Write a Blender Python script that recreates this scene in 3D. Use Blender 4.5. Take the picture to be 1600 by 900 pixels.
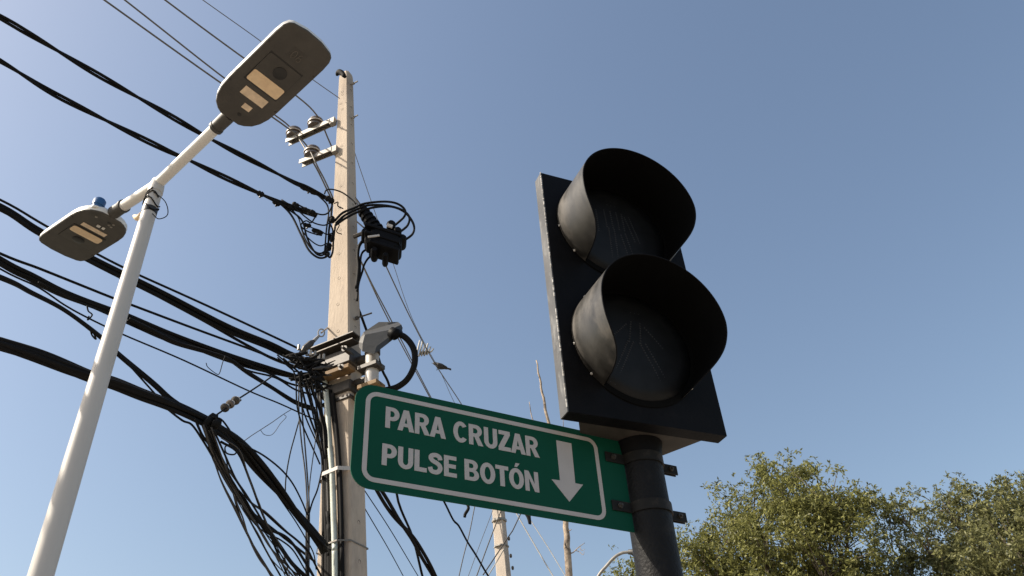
import bpy, math, random
import numpy as np
from mathutils import Vector, Matrix

for o in list(bpy.data.objects): bpy.data.objects.remove(o)
random.seed(7); rng = np.random.default_rng(11)
sc = bpy.context.scene; COL = sc.collection
R = math.radians

# ---------------------------------------------------------------- camera
FPX = 1281.0
VZ = np.array([-119., -1621., FPX])            # zenith vanishing point of the photograph (camera coords: x right, y down, z ahead)
_up = VZ/np.linalg.norm(VZ); _f = np.array([0, 0, 1.]); _fh = _f-_up*(_f@_up); _fh /= np.linalg.norm(_fh)
_r = np.cross(_fh, _up); _r = _r if _r[0] > 0 else -_r
CM = np.stack([_r, _fh, _up])                  # world = CM @ cam
CAM = np.array([0, 0, 1.6])
cd = bpy.data.cameras.new('camera'); cam = bpy.data.objects.new('camera', cd); COL.objects.link(cam)
cd.sensor_width = 36; cd.lens = 36*FPX/1600; cd.clip_end = 4000; cd.clip_start = 0.05
ri, dn, fw = CM@np.array([1., 0, 0]), CM@np.array([0, 1., 0]), CM@np.array([0, 0, 1.])
mm = Matrix.Identity(4)
for i in range(3): mm[i][0] = ri[i]; mm[i][1] = -dn[i]; mm[i][2] = -fw[i]; mm[i][3] = CAM[i]
cam.matrix_world = mm; sc.camera = cam

# ---------------------------------------------------------------- sky, sun, exposure
SUN_AZ, SUN_EL = R(259), R(40)                 # azimuth clockwise from +Y
w = bpy.data.worlds.new('World'); sc.world = w; w.use_nodes = True
nt = w.node_tree; bg = nt.nodes['Background']
sky = nt.nodes.new('ShaderNodeTexSky'); sky.sky_type = 'NISHITA'; sky.sun_disc = False
sky.sun_elevation = SUN_EL; sky.sun_rotation = SUN_AZ
sky.altitude = 500; sky.air_density = 1.3; sky.dust_density = 3.8; sky.ozone_density = 0.0
nt.links.new(sky.outputs[0], bg.inputs[0]); bg.inputs[1].default_value = 0.093
sl = bpy.data.lights.new('sun', 'SUN'); sl.energy = 4.2; sl.angle = R(0.53); sl.color = (1, 0.90, 0.76)
so = bpy.data.objects.new('sun', sl); COL.objects.link(so)
sd = Vector((math.sin(SUN_AZ)*math.cos(SUN_EL), math.cos(SUN_AZ)*math.cos(SUN_EL), math.sin(SUN_EL)))
so.rotation_euler = sd.to_track_quat('Z', 'Y').to_euler(); so.location = (-20, 0, 30)
sc.view_settings.view_transform = 'Standard'; sc.view_settings.look = 'None'
sc.view_settings.gamma = 1; sc.view_settings.use_curve_mapping = False; sc.view_settings.exposure = 0.85
sc.render.engine = 'CYCLES'

# ---------------------------------------------------------------- helpers
Z = np.array([0, 0, 1.])
def ray(px, py):
    c = np.array([px-800., py-450., FPX]); return CM@(c/np.linalg.norm(c))
def at_z(px, py, z): d = ray(px, py); return CAM+d*(z-CAM[2])/d[2]
def at_d(px, py, h): d = ray(px, py); return CAM+d*h/math.hypot(d[0], d[1])
def hd(deg): a = R(deg); return np.array([math.sin(a), math.cos(a), 0.])
def on_plane(px, py, p0, n): d = ray(px, py); return CAM+d*((p0-CAM)@n)/(d@n)

ORG = {}
def tag(o, label, cat, group=None):
    o['label'] = label; o['category'] = cat
    if group: o['group'] = group
    return o
def thing(name, label, cat, base, group=None):
    o = bpy.data.objects.new(name, None); o.empty_display_size = .05; COL.objects.link(o)
    o.location = [float(v) for v in base]; ORG[o.name] = np.array(base, float)
    return tag(o, label, cat, group)

class MB:
    def __init__(s): s.v = []; s.f = []
    def add(s, verts, faces):
        b = len(s.v); s.v += [tuple(map(float, p)) for p in verts]; s.f += [tuple(b+i for i in f) for f in faces]; return s
    def box(s, c, ax, ay, az, hx, hy, hz, ch=0.0):
        c = np.asarray(c, float); V = []
        if ch <= 0:
            for k in (-1, 1):
                for i, j in ((-1, -1), (1, -1), (1, 1), (-1, 1)): V.append(c+ax*hx*i+ay*hy*j+az*hz*k)
            return s.add(V, [(3, 2, 1, 0), (4, 5, 6, 7), (0, 1, 5, 4), (1, 2, 6, 5), (2, 3, 7, 6), (3, 0, 4, 7)])
        o8 = [(-1, -1, 1, 0), (1, -1, -1, 0), (1, -1, 0, 1), (1, 1, 0, -1), (1, 1, -1, 0), (-1, 1, 1, 0), (-1, 1, 0, -1), (-1, -1, 0, 1)]
        rings = [(-hz, ch), (-hz+ch, 0), (hz-ch, 0), (hz, ch)]
        for zz, ins in rings:
            for i, j, di, dj in o8: V.append(c+ax*(i*(hx-ins)+di*ch)+ay*(j*(hy-ins)+dj*ch)+az*zz)
        return s.loft_idx(V, 8, 4)
    def loft_idx(s, V, n, m, cap=True):
        F = []
        for k in range(m-1):
            for i in range(n): F.append((k*n+i, k*n+(i+1) % n, (k+1)*n+(i+1) % n, (k+1)*n+i))
        if cap: F.append(tuple(reversed(range(n)))); F.append(tuple((m-1)*n+i for i in range(n)))
        return s.add(V, F)
    def loft(s, rings, cap=True):
        n = len(rings[0]); return s.loft_idx([p for r in rings for p in r], n, len(rings), cap)
    def tube(s, pts, r, n=6, cap=True):
        pts = [np.asarray(p, float) for p in pts]; m = len(pts)
        rr = r if hasattr(r, '__len__') else [r]*m
        T = [pts[min(i+1, m-1)]-pts[max(i-1, 0)] for i in range(m)]; T = [t/(np.linalg.norm(t)+1e-12) for t in T]
        ref = np.array([0, 0, 1.]) if abs(T[0][2]) < .9 else np.array([1., 0, 0])
        N = np.cross(T[0], ref); N /= np.linalg.norm(N); rings = []
        for i in range(m):
            N = N-T[i]*(N@T[i]); N /= np.linalg.norm(N); B = np.cross(T[i], N)
            rings.append([pts[i]+(N*math.cos(a)+B*math.sin(a))*rr[i] for a in (2*math.pi*k/n for k in range(n))])
        return s.loft(rings, cap)
    def lathe(s, c, axis, prof, n=20):          # prof: [(r, h)] along axis
        axis = np.asarray(axis, float); axis = axis/np.linalg.norm(axis)
        ref = np.array([0, 0, 1.]) if abs(axis[2]) < .9 else np.array([1., 0, 0])
        N = np.cross(axis, ref); N /= np.linalg.norm(N); B = np.cross(axis, N); c = np.asarray(c, float)
        return s.loft([[c+axis*h+(N*math.cos(a)+B*math.sin(a))*max(r, 1e-4) for a in (2*math.pi*k/n for k in range(n))] for r, h in prof])
    def prism(s, poly, org, au, av, an, h0, h1):
        P0 = [org+au*x+av*y+an*h0 for x, y in poly]; P1 = [org+au*x+av*y+an*h1 for x, y in poly]
        return s.loft([P0, P1])

def obj(name, mb, mat, parent=None, origin=None, smooth=False, kind=None):
    org = np.array(origin, float) if origin is not None else (ORG[parent.name] if parent is not None else np.zeros(3))
    me = bpy.data.meshes.new(name)
    me.from_pydata([tuple(np.asarray(v)-org) for v in mb.v], [], mb.f); me.update()
    import bmesh
    if len(me.polygons) < 60000:
        bm = bmesh.new(); bm.from_mesh(me); bmesh.ops.recalc_face_normals(bm, faces=bm.faces); bm.to_mesh(me); bm.free()
    if smooth:
        me.polygons.foreach_set('use_smooth', [True]*len(me.polygons))
        if smooth != 'all':
            try: me.set_sharp_from_angle(angle=R(38))
            except Exception: pass
    me.materials.append(mat)
    o = bpy.data.objects.new(name, me); COL.objects.link(o)
    if parent is not None:
        o.parent = parent; o.location = tuple(org-ORG[parent.name])
    else: o.location = tuple(org)
    ORG[o.name] = org
    if kind: o['kind'] = kind
    return o

def spline(pts, sub=6):
    P = [np.asarray(p, float) for p in pts]
    if len(P) < 3: return [P[0]+(P[-1]-P[0])*t for t in np.linspace(0, 1, sub+1)]
    Q = [2*P[0]-P[1]]+P+[2*P[-1]-P[-2]]; out = []
    for i in range(1, len(Q)-2):
        a, b, c, d = Q[i-1], Q[i], Q[i+1], Q[i+2]
        for t in np.linspace(0, 1, sub, endpoint=False):
            out.append(.5*((2*b)+(c-a)*t+(2*a-5*b+4*c-d)*t*t+(3*b-a-3*c+d)*t**3))
    out.append(P[-1]); return out

# ---------------------------------------------------------------- materials
def mat(name, col, rough=.6, var=.15, scale=6., metal=0., spec=.5, bump=0., bscale=None, col2=None, fac2=(.5, .7), scale2=2., stretch=(1, 1, 1), coat=0., rvar=0.):
    m = bpy.data.materials.new(name); m.use_nodes = True; n = m.node_tree.nodes; l = m.node_tree.links
    b = n['Principled BSDF']; b.inputs['Roughness'].default_value = rough; b.inputs['Metallic'].default_value = metal
    b.inputs['Specular IOR Level'].default_value = spec; b.inputs['Coat Weight'].default_value = coat
    tc = n.new('ShaderNodeTexCoord'); mp = n.new('ShaderNodeMapping'); mp.inputs['Scale'].default_value = stretch
    l.new(tc.outputs['Object'], mp.inputs[0])
    nz = n.new('ShaderNodeTexNoise'); nz.inputs['Scale'].default_value = scale; nz.inputs['Detail'].default_value = 6
    l.new(mp.outputs[0], nz.inputs['Vector'])
    cr = n.new('ShaderNodeValToRGB'); e = cr.color_ramp.elements
    e[0].position = .3; e[1].position = .7
    e[0].color = [max(0, c*(1-var)) for c in col]+[1]; e[1].color = [min(1, c*(1+var)) for c in col]+[1]
    l.new(nz.outputs[0], cr.inputs[0]); out = cr.outputs[0]
    if col2:
        n2 = n.new('ShaderNodeTexNoise'); n2.inputs['Scale'].default_value = scale2; n2.inputs['Detail'].default_value = 8; n2.inputs['Roughness'].default_value = .65
        l.new(mp.outputs[0], n2.inputs['Vector'])
        mr = n.new('ShaderNodeMapRange'); mr.inputs[1].default_value = fac2[0]; mr.inputs[2].default_value = fac2[1]
        l.new(n2.outputs[0], mr.inputs[0])
        mx = n.new('ShaderNodeMix'); mx.data_type = 'RGBA'; l.new(mr.outputs[0], mx.inputs[0]); l.new(out, mx.inputs[6]); mx.inputs[7].default_value = (*col2, 1); out = mx.outputs[2]
    l.new(out, b.inputs['Base Color'])
    if rvar:
        r = n.new('ShaderNodeMapRange'); r.inputs[3].default_value = rough-rvar; r.inputs[4].default_value = rough+rvar; l.new(nz.outputs[0], r.inputs[0]); l.new(r.outputs[0], b.inputs['Roughness'])
    if bump:
        nb_ = n.new('ShaderNodeTexNoise'); nb_.inputs['Scale'].default_value = bscale or scale*4; nb_.inputs['Detail'].default_value = 5; l.new(mp.outputs[0], nb_.inputs['Vector'])
        bp = n.new('ShaderNodeBump'); bp.inputs['Strength'].default_value = bump; bp.inputs['Distance'].default_value = .01; l.new(nb_.outputs[0], bp.inputs['Height']); l.new(bp.outputs[0], b.inputs['Normal'])
    return m
M = {}
M['concrete'] = mat('concrete', (.45, .375, .30), .9, .10, 5, bump=.35, bscale=45, col2=(.31, .255, .21), fac2=(.52, .72), scale2=3.5, stretch=(1, 1, .35))
M['far_concrete'] = mat('far_concrete', (.46, .40, .34), .9, .1, 5, bump=.3, bscale=30)
M['white_paint'] = mat('white_paint', (.50, .475, .445), .45, .04, 3, col2=(.48, .45, .40), fac2=(.58, .78), scale2=7, stretch=(1, 1, .3))
M['lamp_white'] = mat('lamp_white', (.74, .72, .68), .45, .04, 4)
M['lamp_grey'] = mat('lamp_grey', (.060, .054, .047), .55, .16, 9, col2=(.085, .075, .064), fac2=(.5, .75), scale2=5, bump=.08, bscale=60)
M['led'] = mat('led', (.88, .66, .42), .5, .08, 26, col2=(.74, .52, .32), fac2=(.52, .75), scale2=18)
M['label_white'] = mat('label_white', (.80, .63, .45), .6, .15, 30)
M['dark_plastic'] = mat('dark_plastic', (.018, .017, .016), .5, .2, 12)
M['panel_grey'] = mat('panel_grey', (.055, .049, .042), .5, .15, 14)
M['mark_grey'] = mat('mark_grey', (.10, .088, .074), .6, .1, 20)
M['blue'] = mat('blue', (.02, .09, .24), .35, .15, 10)
M['steel'] = mat('steel', (.30, .28, .25), .5, .2, 14, metal=.4, col2=(.18, .13, .09), fac2=(.55, .75), scale2=9)
M['dark_steel'] = mat('dark_steel', (.055, .048, .042), .55, .25, 18, metal=.2, col2=(.10, .07, .045), fac2=(.55, .75), scale2=9)
M['rust_wood'] = mat('rust_wood', (.20, .12, .05), .75, .3, 12, stretch=(1, 1, 4), bump=.2)
M['black_cable'] = mat('black_cable', (.007, .0065, .0065), .75, .25, 8, spec=.18)
M['grey_cable'] = mat('grey_cable', (.045, .04, .036), .6, .2, 8)
M['pale_cable'] = mat('pale_cable', (.42, .40, .36), .6, .15, 8)
M['aluminium'] = mat('aluminium', (.16, .145, .125), .55, .12, 8, metal=.3)
M['pvc'] = mat('pvc', (.52, .56, .50), .45, .06, 5, col2=(.36, .36, .30), fac2=(.55, .75), scale2=6)
M['ceramic'] = mat('ceramic', (.13, .105, .09), .35, .2, 20, coat=.3)
M['ceramic_white'] = mat('ceramic_white', (.55, .48, .40), .4, .15, 20)
M['lamp_body'] = mat('lamp_body', (.040, .039, .036), .55, .15, 10, bump=.1)
M['pipe_white'] = mat('pipe_white', (.50, .47, .44), .55, .1, 8)
M['black_paint'] = mat('black_paint', (.005, .005, .006), .55, .25, 18, col2=(.012, .011, .011), fac2=(.6, .8), scale2=14, spec=.09, bump=.06, bscale=120, rvar=.1)
M['black_inside'] = mat('black_inside', (.0035, .0035, .0035), .85, .2, 12, spec=.08)
M['visor_out'] = mat('visor_out', (.013, .012, .0105), .45, .5, 40, col2=(.075, .066, .056), fac2=(.47, .70), scale2=10, stretch=(1, 1, .45), rvar=.14, spec=.6, bump=.05, bscale=50)
M['housing'] = mat('housing', (.035, .030, .025), .7, .25, 22, col2=(.055, .047, .04), fac2=(.5, .7), scale2=9)
M['worn_edge'] = mat('worn_edge', (.06, .06, .06), .5, .4, 16, col2=(.17, .17, .165), fac2=(.55, .7), scale2=28, stretch=(1, 1, .4))
M['chipped'] = mat('chipped', (.45, .43, .40), .4, .2, 60)
M['lens'] = mat('lens', (.009, .0095, .011), .5, .25, 30, spec=.22)
M['led_dot'] = mat('led_dot', (.022, .022, .024), .5, .2, 40)
M['sign_green'] = mat('sign_green', (.003, .062, .038), .6, .06, 9, spec=.12, col2=(.004, .052, .033), fac2=(.55, .8), scale2=5)
M['sign_white'] = mat('sign_white', (.42, .40, .395), .55, .04, 20, spec=.3, col2=(.30, .285, .27), fac2=(.6, .8), scale2=14)
M['sign_back'] = mat('sign_back', (.35, .35, .35), .45, .1, 9, metal=.6)
M['clamp'] = mat('clamp', (.012, .011, .010), .6, .3, 30, spec=.2, col2=(.05, .04, .033), fac2=(.55, .72), scale2=30)
M['pole_black'] = mat('pole_black', (.009, .009, .010), .55, .15, 10, col2=(.02, .019, .018), fac2=(.55, .75), scale2=20, bump=.25, bscale=160, spec=.14)
M['bark'] = mat('bark', (.10, .08, .06), .9, .3, 10, bump=.4)
M['pale_bark'] = mat('pale_bark', (.34, .27, .20), .85, .3, 12, bump=.3, col2=(.14, .11, .085), fac2=(.5, .62), scale2=9)
M['asphalt'] = mat('asphalt', (.05, .05, .05), .9, .2, 3, bump=.3, bscale=60)
M['paving'] = mat('paving', (.27, .235, .195), .9, .12, 2, bump=.2, bscale=40)
M['soil'] = mat('soil', (.13, .115, .08), .95, .2, .5, bump=.3, bscale=8)
M['kerb'] = mat('kerb', (.40, .38, .34), .9, .1, 3)
M['bird'] = mat('bird', (.035, .033, .034), .7, .3, 30)
def leaf_mat(name, col):
    m = bpy.data.materials.new(name); m.use_nodes = True; n = m.node_tree.nodes; l = m.node_tree.links
    n.remove(n['Principled BSDF']); out = n['Material Output']
    geo = n.new('ShaderNodeNewGeometry'); cr = n.new('ShaderNodeValToRGB'); e = cr.color_ramp.elements
    e[0].color = [c*.5 for c in col]+[1]; e[1].color = (col[0]*1.6, col[1]*1.5, col[2]*1.3, 1)
    l.new(geo.outputs['Random Per Island'], cr.inputs[0])
    d = n.new('ShaderNodeBsdfDiffuse'); t = n.new('ShaderNodeBsdfTranslucent'); g = n.new('ShaderNodeBsdfGlossy'); g.inputs['Roughness'].default_value = .45
    l.new(cr.outputs[0], d.inputs[0]); l.new(cr.outputs[0], t.inputs[0])
    a = n.new('ShaderNodeMixShader'); a.inputs[0].default_value = .35; l.new(d.outputs[0], a.inputs[1]); l.new(t.outputs[0], a.inputs[2])
    b = n.new('ShaderNodeMixShader'); b.inputs[0].default_value = .015; l.new(a.outputs[0], b.inputs[1]); l.new(g.outputs[0], b.inputs[2])
    l.new(b.outputs[0], out.inputs[0]); return m
M['leaf'] = leaf_mat('leaf', (.170, .180, .066)); M['leaf_b'] = leaf_mat('leaf_b', (.160, .170, .080))

# ---------------------------------------------------------------- ground, road, pavement
RD = hd(33); RN = hd(-57)                       # along the road / across it, away from the camera
def sheet(name, a0, a1, n0, n1, z, m, z0=None):
    mb = MB(); c = RD*(a0+a1)/2+RN*(n0+n1)/2
    if z0 is None: mb.add([RD*a+RN*n+Z*z for a, n in ((a0, n0), (a1, n0), (a1, n1), (a0, n1))], [(0, 1, 2, 3)])
    else: mb.box(c+Z*(z+z0)/2, RD, RN, Z, (a1-a0)/2, (n1-n0)/2, (z-z0)/2)
    o = obj(name, mb, m); o['kind'] = 'structure'; return o
sheet('ground', -1500, 1500, -1500, 1500, -.13, M['soil'])
sheet('road', -400, 400, 5.15, 13.5, -.126, M['asphalt'])
sheet('pavement', -60, 60, -5, 5.0, 0.0, M['paving'], -.129)
sheet('kerb', -60, 60, 5.002, 5.15, .004, M['kerb'], -.1295)
mb = MB()
for k in range(-14, 15): mb.add([RD*a+RN*n+Z*-.122 for a, n in ((k*6, 9.2), (k*6+2.5, 9.2), (k*6+2.5, 9.32), (k*6, 9.32))], [(0, 1, 2, 3)])
o = obj('road_marking', mb, M['white_paint']); o['kind'] = 'structure'

# ---------------------------------------------------------------- traffic signal
SAZ = 65.474; SU = hd(SAZ); SN = hd(SAZ+90)     # along the front, front normal (towards viewer)
SB = np.array([.0977, 1.5232, 2.4595]); SW, SH = .400, .7227
PX = hd(8.67)*1.735                             # pole axis
def sp(u, v, d=0.): return SB+SU*u+Z*v+SN*d     # signal coords
sg = thing('traffic_signal', 'black two-lens pedestrian signal with round visors on top of the black pole', 'traffic signal', sp(.2, 0, -.1))
mb = MB(); t = .004; rim = .036                 # front tray with rim
mb.box(sp(SW/2, SH/2, -.003), SU, Z, SN, SW/2-.003, SH/2-.003, .003); obj('front_plate', mb, M['black_paint'], sg)
for nm, c, hx, hy, mtl in (('rim_side', sp(.0015, SH/2, -rim/2), .0015, SH/2, 'worn_edge'), ('rim_side', sp(SW-.0015, SH/2, -rim/2), .0015, SH/2, 'black_paint'),
                      ('rim_bottom', sp(SW/2, .0015, -rim/2), SW/2-.0031, .0015, 'black_paint'), ('rim_top', sp(SW/2, SH-.0015, -rim/2), SW/2-.0031, .0015, 'black_paint')):
    mb = MB(); mb.box(c, SU, Z, SN, hx, hy, rim/2); obj(nm, mb, M[mtl], sg)
mb = MB()                                       # chips of bare metal along the front edge
for k in range(70):
    v = rng.uniform(0, SH); mb.box(sp(.0005, v, -.0005), SU, Z, SN, .0013, rng.uniform(.0012, .008), .0013)
obj('chipped_edge', mb, M['chipped'], sg, kind='stuff')
mb = MB(); mb.loft([[sp(.2+x*hw_+sh_, v, dd) for x, v in ((-1, v0), (1, v0), (1, v1), (-1, v1))] for hw_, sh_, v0, v1, dd in ((.159, .003, .004, SH-.004, -.0062), (.159, .003, .004, SH-.004, -.037), (.104, .005, .006, SH-.03, -.140), (.098, .005, .02, SH-.045, -.146))]); obj('housing', mb, M['housing'], sg)
for k, (cu, cv) in enumerate(((.195, .566), (.195, .206))):
    r0 = .163
    mb = MB(); mb.lathe(sp(cu, cv, 0), SN, [(.1642, 0), (.1642, .003), (.1608, .004), (.150, .004), (.150, .0015)], 56)
    obj('lens_ring', mb, M['black_inside'], sg, smooth=True)
    mb = MB(); mb.lathe(sp(cu, cv, .0016), SN, [(.1495, 0), (.1495, .001), (.12, .006), (.07, .010), (.03, .0115), (.0005, .012)], 48)
    ln = obj('lens', mb, M['lens'], sg, smooth='all')
    # pictogram of led dots: standing figure above, walking figure below
    segs = [((-.022, -.12), (-.022, -.005)), ((-.006, -.12), (-.006, -.005)), ((.012, -.02), (.03, -.115)), ((.026, -.012), (.046, -.112)), ((-.026, .0), (-.026, .06)), ((.026, .0), (.026, .06)), ((-.008, 0), (-.008, .06)), ((.010, 0), (.010, .06)),
            ((-.05, .055), (-.052, -.02)), ((.048, .055), (.066, -.03)), ((.034, .05), (.052, -.03)), ((-.012, .085), (.012, .085)), ((-.012, .1), (.012, .1))] if k == 0 else \
           [((-.01, 0), (-.07, -.12)), ((-.024, 0), (-.084, -.12)), ((.008, 0), (.055, -.11)), ((.024, 0), (.072, -.105)), ((-.02, 0), (-.005, .06)), ((.01, 0), (.02, .06)), ((.03, .05), (.07, .0)), ((-.02, .05), (-.06, .01)), ((-.0, .09), (.022, .09))]
    mb = MB()
    for (a, b) in segs:
        a = np.array(a); b = np.array(b); L = np.linalg.norm(b-a)
        for q in np.linspace(0, 1, max(2, int(L/.0062))):
            x, y = a+(b-a)*q; rr = math.hypot(x, y)
            if rr > .14: continue
            h = .0016+.012*(1-(rr/.15)**2)-.0006
            mb.lathe(sp(cu+x, cv+y, h), SN, [(.0026, 0), (.0023, .001), (.0008, .0017)], 6)
    obj('led_dots', mb, M['led_dot'], ln, kind='stuff')
    # cutaway visor: outer skin, inner skin, rolled edge
    L0 = .146; NA = 120; phi_e = R(142)
    def ln_at(p): return float(np.interp(abs(math.degrees(p)), (0, 90, 100, 112, 118, 124, 128, 132, 135, 137.5, 139.5, 141, 142), (.146, .146, .1435, .138, .1335, .126, .118, .106, .093, .077, .055, .030, .008)))
    outer, inner, edge = MB(), MB(), MB()
    phis = np.linspace(-phi_e, phi_e, NA+1); NL = 5; to, ti = [], []
    for p in phis:
        dirv = SU*math.sin(p)+Z*math.cos(p); Lp = ln_at(p)
        for j in range(NL+1):
            h = .0035+(Lp-.0035)*j/NL; rad = r0-.004*j/NL*Lp/L0
            to.append(sp(cu, cv, h)+dirv*rad); ti.append(sp(cu, cv, h)+dirv*(rad-.0022))
    F = [(i*(NL+1)+j, i*(NL+1)+j+1, (i+1)*(NL+1)+j+1, (i+1)*(NL+1)+j) for i in range(NA) for j in range(NL)]
    vis = obj('visor', outer.add(to, F), M['visor_out'], sg, smooth='all')
    obj('visor_lining', inner.add(ti, F), M['black_inside'], vis, smooth='all')
    rimpts = [to[i*(NL+1)+NL]*.5+ti[i*(NL+1)+NL]*.5 for i in range(NA+1)]
    edge.tube(rimpts, .0016, 5); obj('rolled_edge', edge, M['black_paint'], vis, smooth='all')
    mb = MB()
    for p in (-2.25, -1.75, -.8, .8, 2.2):
        dirv = SU*math.sin(p)+Z*math.cos(p); mb.lathe(sp(cu, cv, .006)+dirv*(r0+.001), dirv, [(.0032, 0), (.003, .0018), (.001, .0026)], 8)
    obj('rivets', mb, M['chipped'], vis, kind='stuff')
mb = MB(); mb.lathe(PX*1.0+Z*2.424, Z, [(.0495, 0), (.054, .03), (.056, .039)], 32); obj('pole_socket', mb, M['black_paint'], sg, smooth=True)

sgp = thing('signal_pole', 'thick black round steel pole carrying the pedestrian signal and green sign', 'pole', PX)
mb = MB(); mb.lathe(PX, Z, [(.0477, .012), (.0477, 2.436)], 48); obj('shaft', mb, M['pole_black'], sgp, smooth=True)
mb = MB(); mb.box(PX+Z*.006, SU, SN, Z, .13, .13, .006); obj('base_plate', mb, M['pole_black'], sgp)
for i in (-1, 1):
    for j in (-1, 1):
        mb = MB(); mb.lathe(PX+SU*.1*i+SN*.1*j+Z*.0121, Z, [(.014, 0), (.014, .012), (.007, .0125), (.007, .03)], 6); obj('anchor_bolt', mb, M['steel'], sgp)

# ---------------------------------------------------------------- green sign
GAZ = 59.03; GU = hd(GAZ); GN = hd(GAZ+90); GT = np.array([-.3003, 1.3776, 2.4567])
def gp(u, v, d=0.): return GT+GU*u+Z*v+GN*d
def rrect(x0, x1, y0, y1, r, right=True, n=8):
    P = []
    for cx, cy, a0, rr in ((x1-r, y1-r, 0, right), (x0+r, y1-r, 90, True), (x0+r, y0+r, 180, True), (x1-r, y0+r, 270, right)):
        if rr: P += [(cx+r*math.cos(R(a0+90*i/n)), cy+r*math.sin(R(a0+90*i/n))) for i in range(n+1)]
        else: P.append((x1, y1) if a0 == 0 else (x1, y0))
    return P
gs = thing('crossing_sign', 'green sign reading PARA CRUZAR PULSE BOTON with white down arrow', 'sign', gp(.65, -.2045))
mb = MB(); mb.prism(rrect(-.0215, .6065, -.2045, .0147, .038, right=False), GT, GU, Z, GN, -.0015, .0015); pan = obj('panel', mb, M['sign_green'], gs)
mb = MB(); mb.prism(rrect(-.0205, .6055, -.2035, .0137, .037, right=False), GT, GU, Z, GN, -.0022, -.0016); obj('backing', mb, M['sign_back'], pan)
def ring2(outer, innr, d0, d1):
    mb = MB(); n = len(outer)
    V = [gp(x, y, d0) for x, y in outer]+[gp(x, y, d0) for x, y in innr]+[gp(x, y, d1) for x, y in outer]+[gp(x, y, d1) for x, y in innr]; F = []
    for i in range(n):
        j = (i+1) % n; F += [(2*n+i, 2*n+j, 3*n+j, 3*n+i), (i, n+i, n+j, j), (i, j, 2*n+j, 2*n+i), (n+i, 3*n+i, 3*n+j, n+j)]
    return mb.add(V, F)
obj('border', ring2(rrect(-.0005, .539, -.1908, .0003, .025), rrect(.0088, .5297, -.1815, -.0090, .0155), .00155, .0021), M['sign_white'], pan)
mb = MB(); mb.prism([(.432, -.0235), (.4315, -.117), (.411, -.118), (.4495, -.1615), (.4885, -.117), (.469, -.117), (.4705, -.0235)], GT, GU, Z, GN, .00155, .0021); obj('arrow', mb, M['sign_white'], pan)

def arc(cx, cy, rx, ry, a0, a1, n=14): return [(cx+rx*math.cos(R(a0+(a1-a0)*i/n)), cy+ry*math.sin(R(a0+(a1-a0)*i/n))) for i in range(n+1)]
def stroke(pts, wd):
    P = [p[:2] for p in spline([np.array([x, y, 0.]) for x, y in pts], 5)]; L, Rr = [], []
    for i in range(len(P)):
        t = P[min(i+1, len(P)-1)]-P[max(i-1, 0)]; t = t/np.linalg.norm(t); nn = np.array([-t[1], t[0]]); L.append(tuple(P[i]+nn*wd/2)); Rr.append(tuple(P[i]-nn*wd/2))
    return L+Rr[::-1]
OO = [arc(.36, .5, .36, .515, 0, 345, 23), arc(.36, .5, .145, .315, 345, 0, 23)]
G = {
 'P': (.63, [[(0, 0), (.215, 0), (.215, .36), (.32, .36)]+arc(.32, .68, .31, .32, -90, 90)+[(0, 1)], [(.215, .54), (.215, .82), (.29, .82)]+arc(.29, .68, .12, .14, 90, -90)]),
 'R': (.70, [[(0, 0), (.215, 0), (.215, .40), (.27, .40), (.45, 0), (.70, 0), (.49, .44)]+arc(.36, .71, .29, .29, -50, 90)+[(0, 1)], [(.215, .57), (.215, .82), (.32, .82)]+arc(.32, .695, .115, .125, 90, -90)]),
 'A': (.76, [[(0, 0), (.225, 0), (.28, .2), (.48, .2), (.535, 0), (.76, 0), (.50, 1), (.26, 1)], [(.32, .36), (.38, .66), (.44, .36)]]),
 'C': (.70, [arc(.36, .5, .36, .515, 38, 322, 24)+arc(.36, .5, .145, .315, 312, 48, 24)]),
 'U': (.66, [[(0, 1)]+arc(.33, .34, .33, .355, 180, 360)+[(.66, 1), (.445, 1)]+arc(.33, .34, .115, .165, 360, 180)+[(.215, 1)]]),
 'Z': (.62, [[(0, 0), (.62, 0), (.62, .2), (.28, .2), (.61, .82), (.61, 1), (.03, 1), (.03, .8), (.33, .8), (0, .18)]]),
 'L': (.54, [[(0, 0), (.54, 0), (.54, .2), (.215, .2), (.215, 1), (0, 1)]]),
 'S': (.66, [stroke([(.55, .70), (.50, .85), (.34, .905), (.17, .85), (.13, .72), (.22, .61), (.38, .54), (.51, .44), (.545, .29), (.46, .14), (.31, .09), (.15, .14), (.09, .30)], .205)]),
 'E': (.58, [[(0, 0), (.58, 0), (.58, .19), (.215, .19), (.215, .415), (.54, .415), (.54, .60), (.215, .60), (.215, .81), (.57, .81), (.57, 1), (0, 1)]]),
 'B': (.67, [[(0, 0), (.36, 0)]+arc(.38, .28, .29, .28, -90, 62)+arc(.35, .745, .275, .255, -48, 90)+[(0, 1)], [(.215, .175), (.215, .415), (.34, .415)]+arc(.34, .295, .115, .12, 90, -90), [(.215, .60), (.215, .825), (.32, .825)]+arc(.32, .7125, .1, .1125, 90, -90)]),
 'O': (.72, OO), 'Q': (.72, OO+[[(.29, 1.08), (.42, 1.08), (.56, 1.27), (.36, 1.27)]]),
 'T': (.62, [[(.2, 0), (.42, 0), (.42, .81), (.62, .81), (.62, 1), (0, 1), (0, .81), (.2, .81)]]),
 'N': (.68, [[(0, 0), (.205, 0), (.205, .63), (.47, 0), (.68, 0), (.68, 1), (.475, 1), (.475, .38), (.21, 1), (0, 1)]])}
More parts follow.
